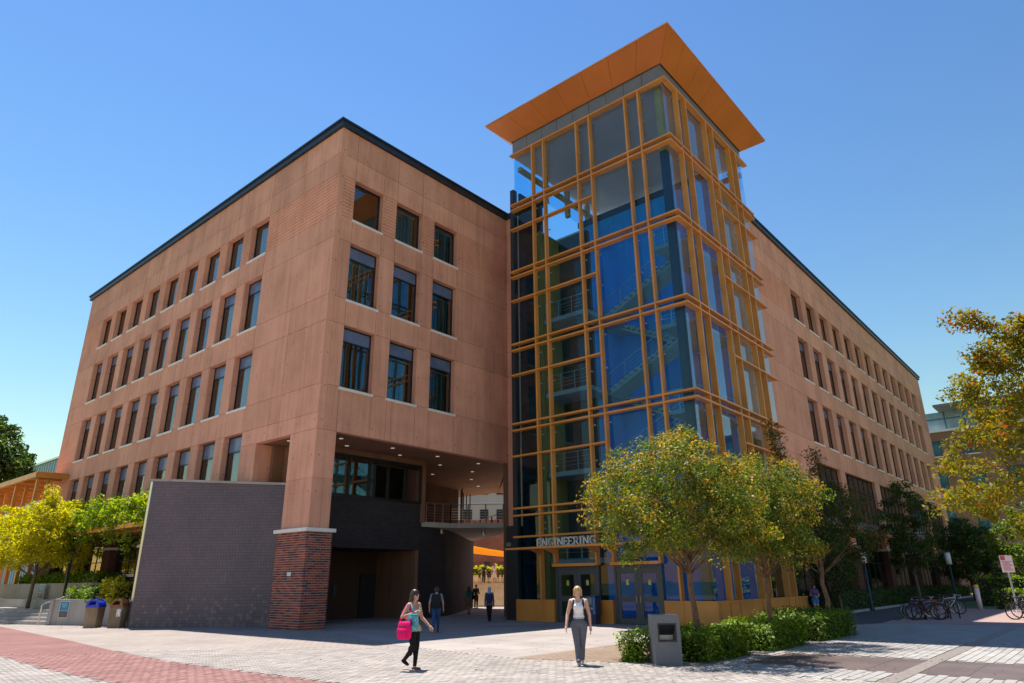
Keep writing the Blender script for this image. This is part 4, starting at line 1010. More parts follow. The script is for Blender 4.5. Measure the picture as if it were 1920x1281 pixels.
# newspaper kiosk
nk = empty('newspaper_box', (26.98, 18.40, 0), R(-90)); tag(nk, 'dark blue newspaper box between the entrance doors', 'newspaper box')
NAVY = plain('navy_enamel', (.008, .03, .10), .3, var=.1)
MB().box(-.30, -.22, .36, .30, .22, 1.18).box(-.24, -.16, 0, .24, .16, .36).build('cabinet', NAVY, nk)
MB().box(-.24, -.245, .80, .12, -.221, 1.12).build('display_window', plain('display_window', (.10, .19, .26), .15, var=.5, scale=4), nk)
MB().box(.16, -.24, .42, .285, -.221, 1.14).build('side_print', plain('side_print', (.05, .16, .40), .3, var=.8, scale=9), nk)
for i, ch in enumerate('new'): glyph(ch, (-.20+.125*i, -.226, .60), (1, 0, 0), (0, 0, 1), (0, -1, 0), .15, .022, .012).build('letter', LET, nk)
glyph('u', (-.14, -.226, .42), (1, 0, 0), (0, 0, 1), (0, -1, 0), .26, .05, .012).build('letter', LET, nk)
MB().box(-.20, -.228, .735, .10, -.2215, .76).build('red_line', plain('kiosk_red', (.35, .06, .04), .4, var=.2), nk)

# ================================================================ beyond the passage
D = Vector((.738, .674, 0)); RT = Vector((.674, -.738, 0)); O_ = Vector((42.6, 38.6, 0))
def loc(r, f, z): return O_+RT*r+D*f+Vector((0, 0, z))
def lbox(mb, r0, r1, f0, f1, z0, z1): return mb.obox(loc((r0+r1)/2, (f0+f1)/2, (z0+z1)/2), RT, D, (0, 0, 1), abs(r1-r0)/2, abs(f1-f0)/2, abs(z1-z0)/2)
SANDC = plain('sandy_concrete', (.55, .46, .33), .8, var=.1, scale=2)
cs = empty('courtyard_steps', tuple(O_)); tag(cs, 'wide sandy concrete steps rising to the courtyard behind the passage', 'steps')
for k in range(11): lbox(MB(), -14, 14, .36*k, .36*k+(.42 if k < 10 else 40), .16*k, .16*(k+1)).build('step', SANDC, cs)
cs.location = (0, 0, 0)
cpn = empty('courtyard_planter'); tag(cpn, 'pale courtyard planter with a bright green hedge seen through the passage', 'planter')
lbox(MB(), -9, 9, 17, 17.5, 1.76, 2.55).build('wall', SANDC, cpn)
bb = empty('brick_pavilion'); tag(bb, 'red brick courtyard building seen through the passage', 'building')
def rel_wall(name, f, r0, r1, z0, z1, mat, parent):
    a, b = loc(r0, f, 0), loc(r1, f, 0); return wallstrip(name, [(a.x, a.y), (b.x, b.y)], z0, z1, 1.0, mat, parent)
rel_wall('wall', 34, -30, 18, 4.4, 9.6, FARBRICK, bb); rel_wall('lower_wall', 37, -30, 18, 1.7, 4.6, FARBRICK, bb)
for k in range(6): lbox(MB(), -16+5*k, -15.2+5*k, 34.1, 34.9, 1.76, 4.4).build('column', DSTEEL, bb)
pb = empty('pale_campus_building'); tag(pb, 'pale pink building with small square windows above the bridge', 'building')
PINK = plain('pale_pink_stucco', (.62, .50, .46), .8, var=.06, scale=.3)
lbox(MB(), -50, 40, 70, 90, 0, 27).build('wall', PINK, pb)
for k in range(26):
    for z in (8, 12.6, 17.2): lbox(MB(), -44+3*k, -42.5+3*k, 69.85, 70, z, z+1.9).build('window', FRAME, pb)
for z in (10.9, 15.5, 20): lbox(MB(), -50, 40, 69.8, 70, z, z+.25).build('string_course', WHITE, pb)
sail = empty('shade_sail'); tag(sail, 'yellow fabric shade sail stretched over the courtyard', 'shade sail')
m = MB(); n = 10; c0, c1, c2, c3 = loc(-6.2, 9, 6.2), loc(6.0, 12, 4.3), loc(6.0, 15.5, 4.6), loc(-7, 15, 5.6)
vs = []
for i in range(n+1):
    for j in range(n+1):
        u, v = i/n, j/n; p = c0.lerp(c1, u).lerp(c3.lerp(c2, u), v); p = p-Vector((0, 0, 1.0*4*u*(1-u)*.45+.35*4*v*(1-v))); vs.append(p)
m.add(vs+[p+Vector((0, 0, .02)) for p in vs], [(i*(n+1)+j, (i+1)*(n+1)+j, (i+1)*(n+1)+j+1, i*(n+1)+j+1) for i in range(n) for j in range(n)]+[((n+1)**2+i*(n+1)+j+1, (n+1)**2+(i+1)*(n+1)+j+1, (n+1)**2+(i+1)*(n+1)+j, (n+1)**2+i*(n+1)+j) for i in range(n) for j in range(n)])
YEL = leafmat('sail_fabric', [(.75, .43, .05), (.75, .43, .05)], trans=.35, rough=.8)
m.build('fabric', YEL, sail, True)
for p in (c0, c1): MB().tube([(p.x, p.y, 1.7), (p.x, p.y, p.z+.2)], .07, 8).build('mast', DSTEEL, sail)
def cafe_table(r, f, label):
    t = empty('cafe_table'); tag(t, label, 'table', 'cafe tables in the courtyard')
    c = loc(r, f, 1.76); t.location = c
    MB().lathe([(.5, .72), (.5, .75)], n=16).build('top', DSTEEL, t); MB().lathe([(.25, 0), (.25, .03), (.04, .05), (.04, .72)], n=10).build('leg', DSTEEL, t)
    for k in range(3):
        a = k*2.1+r; ch = empty('cafe_chair', tuple(c+Vector((.8*math.cos(a), .8*math.sin(a), 0))), a+1.57); tag(ch, 'dark metal cafe chair at the courtyard tables', 'chair', 'dark chairs round the cafe tables')
        MB().box(-.2, -.2, .42, .2, .2, .45).build('seat', DSTEEL, ch); MB().box(-.2, -.22, .5, .2, -.2, .85).build('backrest', DSTEEL, ch)
        for sx in (-.18, .18):
            for sy in (-.18, .18): MB().box(sx-.015, sy-.015, 0, sx+.015, sy+.015, .42).build('leg', DSTEEL, ch)
cafe_table(-.3, 10, 'dark round cafe table at the left of the courtyard'); cafe_table(1.9, 11, 'dark round cafe table near the middle of the courtyard'); cafe_table(3.9, 10.4, 'dark round cafe table at the right of the courtyard')
# building far right
fb = empty('campus_building'); tag(fb, 'far concrete campus building with teal windows and glass penthouse at right', 'building')
FBC = concrete('far_brown_concrete', (.30, .165, .115), holes=False)
FX0, FX1 = 113, 150
facade(fb, 'X', FX0, [-40, 6.8, 8.9, 11.4, 13.5, 15.9, 18.0, 40], [0, 8.0, 11.0, 13.0, 16.0, 18.2, 20.4, 21.6], {(i, j) for i in (1, 3, 5) for j in (1, 3, 5)}, mat=FBC)
TEAL = plain('teal_glass', (.03, .16, .20), .12, var=.4, scale=.5)
for i, (a, b) in enumerate(((6.8, 8.9), (11.4, 13.5), (15.9, 18.0))):
    for z0, z1 in ((8.0, 11.0), (13.0, 16.0), (18.2, 20.4)):
        f = MB().box(FX0+.2, a, z0, FX0+.3, a+.12, z1).box(FX0+.2, b-.12, z0, FX0+.3, b, z1).box(FX0+.2, a+.12, z0, FX0+.3, b-.12, z0+.12).box(FX0+.2, a+.12, z1-.5, FX0+.3, b-.12, z1).build('window', plain('teal_frame', (.02, .10, .13), .4, var=0), fb)
        ubox('pane', FX0+.23, a+.12, z0+.12, FX0+.26, (a+b)/2, z1-.5, TEAL, f); ubox('pane', FX0+.23, (a+b)/2+.04, z0+.12, FX0+.26, b-.12, z1-.5, TEAL, f); ubox('sill', FX0-.08, a-.1, z0-.15, FX0+.2, b+.1, z0, WHITE, f)
ubox('core', FX0+.5, -40, 0, FX1, 40, 21.55, ROOM, fb); ubox('ledge', FX0-.3, -40, 21.6, FX0+1.5, 40, 21.9, WHITE, fb)
PENT = plain('penthouse_glass', (.20, .30, .36), .1, var=.25, scale=.4)
f = MB()
for k in range(32): f.box(FX0+1.2, -38+2.4*k, 21.9, FX0+1.35, -37.85+2.4*k, 24.7)
f.box(FX0+1.21, -38, 23.6, FX0+1.34, 38, 23.75); fo = f.build('penthouse_frame', plain('teal_frame2', (.03, .09, .12), .4, var=0), fb)
for k in range(31): ubox('penthouse_pane', FX0+1.25, -37.85+2.4*k, 21.9, FX0+1.30, -35.6+2.4*k, 24.7, PENT, fb)
MB().add([(FX0-2.5, -42, 24.8), (FX1, -42, 24.6), (FX1, 15.5, 24.6), (FX0-2.5, 15.5, 24.8), (FX0-2.5, -42, 25.1), (FX1, -42, 25.0), (FX1, 15.5, 25.0), (FX0-2.5, 15.5, 25.1)], [(0, 3, 2, 1), (4, 5, 6, 7), (0, 1, 5, 4), (1, 2, 6, 5), (2, 3, 7, 6), (3, 0, 4, 7)]).build('roof', GBAND, fb)
# ================================================================ plants
def leaves(name, C, size, mats, midx=None, parent=None, aspect=.5, up=.35, seed=0, kind=None, outward=None):
    """one mesh of many small folded leaves at centres C (n,3); size scalar or (n,)"""
    r = np.random.default_rng(seed); n = len(C); C = np.asarray(C, float)
    size = np.broadcast_to(np.asarray(size, float), (n,))*r.uniform(.5, 1.45, n)
    nr = r.normal(size=(n, 3)); nr[:, 2] += up*2
    if outward is not None: nr += outward
    nr /= np.linalg.norm(nr, axis=1)[:, None]
    t = r.normal(size=(n, 3)); t -= nr*(t*nr).sum(1)[:, None]; t /= np.linalg.norm(t, axis=1)[:, None]; b = np.cross(nr, t)
    L = size[:, None]; w = L*aspect
    v0 = C-t*L*.5; v1 = C+b*w*.5+nr*L*.08-t*L*.05; v2 = C+t*L*.5-nr*L*.10; v3 = C-b*w*.5+nr*L*.08-t*L*.05
    V = np.stack([v0, v1, v2, v3], 1).reshape(-1, 3)
    me = bpy.data.meshes.new(name); me.vertices.add(4*n); me.vertices.foreach_set('co', V.ravel())
    me.loops.add(4*n); me.loops.foreach_set('vertex_index', np.arange(4*n, dtype=np.int32)); me.polygons.add(n)
    me.polygons.foreach_set('loop_start', np.arange(0, 4*n, 4, dtype=np.int32)); me.polygons.foreach_set('loop_total', np.full(n, 4, np.int32))
    for m in mats: me.materials.append(m)
    if midx is not None: me.polygons.foreach_set('material_index', np.asarray(midx, np.int32))
    me.update(calc_edges=True); o = link(name, me, parent)
    if kind: o['kind'] = kind
    return o
def clustered(r, centres, per, spread, flat=.75):
    n = len(centres); per = np.broadcast_to(per, (n,)); idx = np.repeat(np.arange(n), per)
    d = r.normal(size=(len(idx), 3)); d /= np.linalg.norm(d, axis=1)[:, None]; d *= (r.random(len(idx))**.5)[:, None]
    sp = np.broadcast_to(spread, (n,))[idx]; P = centres[idx]+d*sp[:, None]*np.array([1, 1, flat]); return P, idx
def tree(name, label, base, cz, rad, trunk_h, n_cl, per, spread, lsize, mats, bark, seed, group=None, trunk_r=.09, blossom=.0, lean=(0, 0), hollow=.45, cat='tree', aspect=.5, wisps=(), bottom=-.75):
    r = np.random.default_rng(seed); R_ = random.Random(seed)
    o = empty(name, base); tag(o, label, cat, group)
    c = np.array([lean[0], lean[1], cz]); rad = np.array(rad, float)
    # lumpy ellipsoid of cluster centres
    pts = []; lob = r.normal(size=(9, 3)); lob /= np.linalg.norm(lob, axis=1)[:, None]; amp = r.uniform(-.22, .26, 9)
    while len(pts) < n_cl:
        d = r.normal(size=3); d /= np.linalg.norm(d)
        if d[2] < bottom: continue
        k = 1+sum(a*max(0, float(d@l))**4 for a, l in zip(amp, lob))
        q = r.random()**.45
        if q < hollow and r.random() < .7: continue
        pts.append(c+d*rad*k*q)
    pts = np.array(pts)
    for (p0, p1, nn) in wisps:      # long shoots that stick out of the crown
        for k in range(nn): pts = np.vstack([pts, np.array(p0)+(np.array(p1)-np.array(p0))*(k+.5)/nn+r.normal(size=3)*.06])
    P, idx = clustered(r, pts, per, spread*r.uniform(.7, 1.25, len(pts)))
    outw = (P-c)/rad; outw /= (np.linalg.norm(outw, axis=1)[:, None]+1e-6)
    mi = np.zeros(len(P), int)
    if blossom:
        rel = np.clip((P[:, 2]-c[2])/rad[2], -1, 1); edge = np.linalg.norm((P-c)/rad, axis=1)
        pc = blossom*(r.random(len(pts)) < .6)[idx]*np.clip(edge*1.2-.2, 0, 1.2)*(1+.35*rel); mi = (r.random(len(P)) < pc).astype(int)
    leaves('crown', P, lsize, mats, mi, o, aspect, .25, seed, outward=outw*.8)
    # trunk and limbs
    m = MB(); top = c+np.array([0, 0, rad[2]*.35]); n = 9; tp = []; rr = []
    for k in range(n):
        t = k/(n-1); p = np.array([0, 0, 0])*(1-t)+top*t; p = p+np.array([R_.uniform(-1, 1), R_.uniform(-1, 1), 0])*.05*min(1, t*4)*(trunk_r/.09); tp.append(p); rr.append(trunk_r*(1.15-.85*t))
    m.tube([tuple(p) for p in tp], rr, 9)
    order = r.permutation(len(pts))[:min(len(pts), 64)]
    for i in order:
        e = pts[i]; t = min(.95, max((trunk_h/top[2]), (e[2]-.45*np.linalg.norm(e[:2]-top[:2]*.5))/top[2]*.85)); a = np.array(tp[0])*(1-t)+top*t
        mid = a*.5+e*.5+np.array([R_.uniform(-.1, .1), R_.uniform(-.1, .1), .12*np.linalg.norm(e-a)]); rb = trunk_r*.34*(1.1-t)
        m.tube([tuple(a), tuple(a*.55+mid*.45), tuple(mid), tuple(mid*.45+e*.55), tuple(e)], [rb, rb*.85, rb*.62, rb*.42, rb*.2], 6)
    m.build('trunk', bark, o, True)
    return o
BARK1 = plain('pinkish_bark', (.19, .105, .065), .8, var=.35, scale=9, bump=.3, bscale=25)
BARK2 = plain('grey_brown_bark', (.14, .10, .07), .85, var=.3, scale=9, bump=.4, bscale=25)
LG = leafmat('myrtle_leaf', [(.045, .085, .012), (.09, .14, .018), (.14, .18, .022), (.22, .23, .03)], .42, .32)
LB = leafmat('myrtle_seed_tips', [(.38, .26, .035), (.44, .25, .05), (.36, .28, .03), (.48, .30, .07)], .45, .6)
LD = leafmat('dark_leaf', [(.03, .062, .014), (.05, .09, .018), (.075, .12, .025)], .35, .35)
LDB = leafmat('dark_leaf_rust', [(.14, .06, .012), (.20, .08, .02)], .35, .5)
LY = leafmat('yellow_green_leaf', [(.40, .40, .016), (.50, .46, .022), (.56, .48, .03), (.30, .36, .02)], .55, .5)
LYR = leafmat('golden_leaf', [(.18, .17, .014), (.25, .20, .018), (.11, .15, .016), (.30, .20, .022)], .45, .4)
LOR = leafmat('orange_leaf', [(.42, .14, .02), (.48, .11, .025), (.38, .19, .03)], .45, .5)
LV_ = leafmat('vine_leaf', [(.09, .17, .014), (.16, .25, .02), (.27, .35, .028), (.11, .19, .014)], .48, .4)
LH = leafmat('hedge_leaf', [(.06, .11, .012), (.10, .18, .016), (.16, .25, .02), (.25, .34, .025)], .42, .35)
LBUSH = leafmat('golden_bush_leaf', [(.42, .34, .02), (.48, .38, .03), (.30, .30, .02)], .45, .5)
tree('crape_myrtle', 'crape myrtle with orange tipped crown standing behind the light bollard', (17.25, 8.55, 0), 3.60, (2.25, 2.25, 1.80), 1.9, 270, 165, .38, .082, [LG, LB], BARK1, 1, 'crape myrtles in the hedge', .085, .38, (-.25, .15), wisps=(((-.5, .0, 5.0), (-.2, -.4, 5.75), 4), ((1.0, -1.0, 3.1), (2.0, -1.6, 2.9), 3)))
tree('crape_myrtle', 'second crape myrtle in the hedge, in front of the tower base panels', (21.3, 8.25, 0), 3.45, (1.8, 1.8, 1.65), 1.8, 200, 150, .38, .085, [LG, LB], BARK1, 2, 'crape myrtles in the hedge', .075, .38, (.1, 0), wisps=(((0, 0, 5.0), (.5, .2, 5.6), 3),))
tree('crape_myrtle', 'shaded crape myrtle at the far end of the hedge', (27.2, 8.4, 0), 3.7, (2.3, 2.0, 1.9), 1.9, 190, 110, .38, .10, [LD, LDB], BARK1, 3, 'crape myrtles in the hedge', .09, .35, (.6, .2), wisps=(((-1.2, .4, 5.6), (-1.6, .6, 7.4), 7), ((.2, -.3, 5.5), (.5, -.2, 6.6), 4)))  # its shade is put into the colour: darker leaves than the other two myrtles
tree('dark_tree', 'dark slender tree in front of the long wing', (58.5, 11.6, 0), 5.0, (1.7, 1.7, 3.2), 1.5, 120, 80, .5, .17, [LD, LG], BARK2, 4, 'dark trees along the long wing', .12, .12, bottom=-.9)
tree('dark_tree', 'broad dark tree at the far end of the long wing', (73, 10.2, 0), 4.0, (3.0, 2.8, 3.0), 1.2, 170, 70, .6, .22, [LD, LH], BARK2, 5, 'dark trees along the long wing', .14, .25, bottom=-.9)
tree('dark_tree', 'low dark tree between the crape myrtle and the long wing', (42.5, 12.4, 0), 2.7, (2.2, 1.0, 2.0), 1.0, 100, 70, .45, .14, [LD, LDB], BARK2, 6, 'dark trees along the long wing', .1, .15, bottom=-.9)
tree('green_tree', 'leafy green tree behind the notice sign at right', (66, 4.0, 0), 4.4, (3.6, 3.6, 3.4), 1.2, 170, 70, .6, .22, [LG, LH], BARK2, 8, None, .13, .5, bottom=-.9)
# big golden tree whose trunk stands just outside the right edge
tree('golden_tree', 'large golden leaved tree reaching in from the right edge', (19.0, -.70, 0), 4.9, (2.75, 2.75, 2.75), 1.6, 400, 125, .36, .10, [LYR, LOR], BARK1, 9, None, .11, .12, (0, 0), wisps=(((-1.0, 1.2, 6.6), (-2.03, 2.37, 7.26), 10), ((-1.2, 1.6, 5.95), (-1.93, 2.2, 6.38), 7), ((-1.8, 2.1, 3.4), (-2.74, 3.2, 3.15), 8), ((-.8, 1.0, 6.8), (-1.1, 1.3, 7.3), 5)))
# left trees
tree('yellow_maple', 'bright yellow green maple in the raised planter at left', (13.45, 48.0, .66), 3.75, (3.1, 3.1, 2.4), 1.6, 240, 110, .46, .16, [LY, LBUSH], BARK2, 10, 'yellow maples at left', .10, .3, wisps=(((0, -.6, 5.4), (-.3, -1.0, 6.5), 6),))
tree('yellow_maple', 'bright yellow green maple cut by the left picture edge', (11.2, 58.0, .0), 4.2, (3.0, 3.0, 2.4), 1.6, 190, 100, .5, .18, [LY, LBUSH], BARK2, 12, 'yellow maples at left', .10, .25)
tree('background_tree', 'dark green tree towering behind the orange pergola', (19.5, 96, 0), 15.2, (5.2, 5.2, 5.4), 8, 260, 80, .95, .5, [LD, LH], BARK2, 13, None, .4, .35)
tree('background_tree', 'lower green tree behind the pergola posts', (18, 99, 0), 7, (6, 6, 5), 3, 150, 70, 1.2, .55, [LD, LH], BARK2, 14, None, .3, .3)
# hedges and bushes
def hedge(name, label, x0, x1, y0, y1, h, n, lsize, mats, seed, z=0, group=None, lump=.10, cat='hedge', core=True):
    o = empty(name, ((x0+x1)/2, (y0+y1)/2, z)); tag(o, label, cat, group); r = np.random.default_rng(seed)
    hx, hy = (x1-x0)/2, (y1-y0)/2
    if core: MB().box(-hx+.22, -hy+.22, 0, hx-.22, hy-.22, h-.2).build('branches', plain(name+'_twigs', (.02, .025, .01), .9, var=.3), o)
    # leaves in a thick shell near top and sides
    k = int(n*1.0); P = r.uniform(-1, 1, (k*3, 3)); P[:, 2] = r.random(k*3)
    e = np.maximum(np.maximum(np.abs(P[:, 0])*1.0-(1-.35/hx), np.abs(P[:, 1])-(1-.35/hy)), P[:, 2]-(1-.32/h)); P = P[e > 0][:k]
    lx = np.sin(P[:, 0]*hx*4.1+seed)+np.sin(P[:, 1]*hy*5.3+seed*2)+np.sin(P[:, 0]*hx*9+P[:, 2]*5)
    s = 1+lump*lx[:, None]*.35*np.array([.5/hx, .5/hy, 1.2]); P = P*s*np.array([hx, hy, h]); P += r.normal(size=P.shape)*.03
    P[:, 2] = np.maximum(P[:, 2], .02)
    ow = np.stack([P[:, 0]/hx, P[:, 1]/hy, P[:, 2]/h], 1)
    leaves('foliage', P, lsize, mats, (r.random(len(P)) < .3).astype(int) if len(mats) > 1 else None, o, .55, .5, seed, outward=ow*.7)
    return o
hedge('box_hedge', 'trimmed dark green hedge section right behind the light bollard', 15.62, 18.2, 7.55, 9.3, .62, 11000, .085, [LH, LG], 21, group='hedge blocks with trees', lump=.16)
hedge('box_hedge', 'sunlit bright green middle hedge section', 18.95, 21.95, 7.4, 9.2, .66, 9000, .085, [LH, LH], 22, group='hedge blocks with trees', lump=.18)
hedge('box_hedge', 'shaded hedge section farthest from the light bollard', 22.95, 26.6, 7.3, 9.4, .80, 10000, .09, [LH, LG], 23, group='hedge blocks with trees', lump=.15)
hedge('corner_shrub', 'small green shrub poking out left of the light bollard', 14.75, 15.5, 8.85, 9.5, .6, 1500, .08, [LH, LV_], 33, lump=.3, cat='shrub')
hedge('clipped_hedge', 'long clipped hedge behind the white marker post', 51.6, 53.4, -30, 6.4, 1.15, 14000, .14, [LH, LG], 24, lump=.06)
hedge('clipped_hedge', 'second clipped hedge on the bank behind the notice sign', 58, 60, -30, 8, 1.9, 12000, .2, [LH, LV_], 25, lump=.08)
hedge('shrub_border', 'dark shrub border under the windows of the long wing', 41, 88, 12.5, 13.8, 1.0, 16000, .16, [LD, LG], 26, lump=.25)
hedge('planter_shrubs', 'green shrubs in the concrete planter behind the poster', 13.5, 16.4, 39.0, 42.6, .75, 5000, .13, [LV_, LH], 27, z=1.0, lump=.3)
hedge('golden_shrub', 'small golden yellow shrub in the concrete planter', 13.9, 15.2, 37.5, 39.1, .95, 2600, .13, [LBUSH, LY], 28, z=1.0, lump=.3, cat='shrub')
hedge('low_shrubs', 'green shrubs above the upper retaining wall at left', 15.3, 17.0, 44, 58, .6, 7000, .17, [LV_, LH], 29, z=1.9, lump=.3)
hedge('dark_shrubs', 'dark shrubs between the handrail and the brick plinth', 14.9, 17.0, 35.8, 40.2, .9, 6000, .14, [LD, LV_], 30, z=.3, lump=.3)
hedge('courtyard_hedge', 'bright green hedge on the courtyard planter', 0, 18, 0, 1.2, 1.0, 6000, .2, [LY, LV_], 31, z=2.4, lump=.3)
ch_ = [o for o in COL.objects if o.name.startswith('courtyard_hedge')][0]; p_ = loc(0, 17.9, 2.4); ch_.location = p_; ch_.rotation_euler = (0, 0, math.atan2(RT.y, RT.x))
# vine on the canopy
r = np.random.default_rng(40)
vn = empty('canopy_vine', (14.6, 48, 4.8)); tag(vn, 'leafy green vine covering the orange canopy along the office block', 'vine')
nc = 950; yc = r.uniform(-12.2, 10.5, nc); hgt = 1.5+.35*np.sin(yc*.9)+.25*np.sin(yc*2.3); xc = r.uniform(-.35, 2.1, nc); zc = r.random(nc)*hgt*(1-.25*np.abs(xc-.6)/2)
pts = np.stack([xc, yc, zc], 1)
hang = np.stack([r.uniform(-.25, .1, 36), r.choice([-11.6, -10.9, -9.2, -7.4, -4, -1.5, 2, 5], 36)+r.normal(size=36)*.25, -r.random(36)**2.2*1.3], 1)
P, idx = clustered(r, np.vstack([pts, hang]), 40, .42); leaves('foliage', P, .15, [LV_, LY], (r.random(len(P)) < .18).astype(int), vn, .75, .5, 41)
m = MB()
for k in range(40):
    y = -12+.58*k; m.tube([(2.3, y, -.2), (1.2+.3*math.sin(k), y+.3, .4), (.2, y+.5*math.sin(k*2), .5), (-.2, y, -.3)], .02, 5)
m.build('stems', BARK2, vn)
vt = MB().tube([(16.9, 41.9, 0), (16.8, 42.0, 1.5), (16.75, 41.8, 3), (16.6, 41.9, 4.8)], [.12, .09, .08, .06], 7)

# leaf litter and spots on the paving
lt = rng.uniform(0, 1, (900, 2)); LP = []
for (a, b) in lt:
    cx, cy, sp = random.choice(((17.2, 7.6, 1.6), (21, 7.2, 1.8), (16, 5, 3), (13.8, 38, 1.2), (12, 12, 5)))
    LP.append((cx+random.gauss(0, sp), cy+random.gauss(0, sp*.6), .024))
leaves('leaf_litter', [p for p in LP if not (14.7 < p[0] < 26.9 and 7.3 < p[1] < 9.5)], .06, [leafmat('dry_leaf', [(.30, .17, .05), (.18, .10, .03), (.36, .24, .07)], .2, .7)], None, None, .5, 3.0, 77, kind='stuff')
GUM = plain('gum_spot', (.12, .105, .10), .8, var=.2); g_ = MB()
for k in range(240):
    d_ = random.uniform(11.5, 26); a_ = random.uniform(-.74, .74)*d_; x_ = a_*math.cos(YAW)+d_*math.sin(YAW); y_ = -a_*math.sin(YAW)+d_*math.cos(YAW)
    if 14.5 < x_ < 27 and 7.2 < y_ < 9.6: continue
    if y_ > 26 or x_ > 26: continue
    rr_ = random.uniform(.012, .035); g_.lathe([(rr_, .0165), (rr_*.8, .0185)], (x_, y_, 0), 7)
o_ = g_.build('paving_gum_spots', GUM); o_['kind'] = 'stuff'
# ================================================================ people
SKIN = plain('skin_tan', (.50, .27, .18), .5, var=.06, scale=12); SKIN2 = plain('skin_fair', (.60, .34, .25), .5, var=.06, scale=12); SKIN3 = plain('skin_brown', (.30, .16, .10), .5, var=.06, scale=12)
HAIRD = plain('dark_hair', (.022, .013, .010), .45, var=.3, scale=30); HAIRB = plain('blond_hair', (.50, .30, .12), .45, var=.3, scale=30)
def cloth(n, c, var=.12, sc=18): return plain(n, c, .85, spec=.2, var=var, scale=sc, bump=.6, bscale=16)
def capsule(mb, a, b, ra, rb, n=12):
    a, b = Vector(a), Vector(b); d = b-a; L = d.length
    if L < 1e-6: return
    d /= L; pts = []; rr = []
    for k in range(4):
        t = (math.pi/2)*(k/4); pts.append(a-d*ra*math.cos(t)); rr.append(max(.002, ra*math.sin(t)))
    for k in range(5): pts.append(a.lerp(b, k/4)); rr.append(ra+(rb-ra)*k/4)
    for k in range(1, 5):
        t = (math.pi/2)*(k/4); pts.append(b+d*rb*math.sin(t)); rr.append(max(.002, rb*math.cos(t)))
    mb.tube(pts, rr, n)
def remeshed(mb, name, mat, vox, smooth=3):
    o = mb.build('tmp_'+name, mat); md = o.modifiers.new('r', 'REMESH'); md.mode = 'VOXEL'; md.voxel_size = vox; md.use_smooth_shade = True
    ms = o.modifiers.new('s', 'SMOOTH'); ms.factor = .5; ms.iterations = smooth
    dg = bpy.context.evaluated_depsgraph_get(); ev = o.evaluated_get(dg); me = bpy.data.meshes.new_from_object(ev)
    om = o.data; bpy.data.objects.remove(o); bpy.data.meshes.remove(om); me.name = name
    for p in me.polygons: p.use_smooth = True
    return me
def segd(P, a, b):
    a, b = np.array(a), np.array(b); ab = b-a; t = np.clip(((P-a)@ab)/(ab@ab), 0, 1); return np.linalg.norm(P-(a+t[:, None]*ab), axis=1)
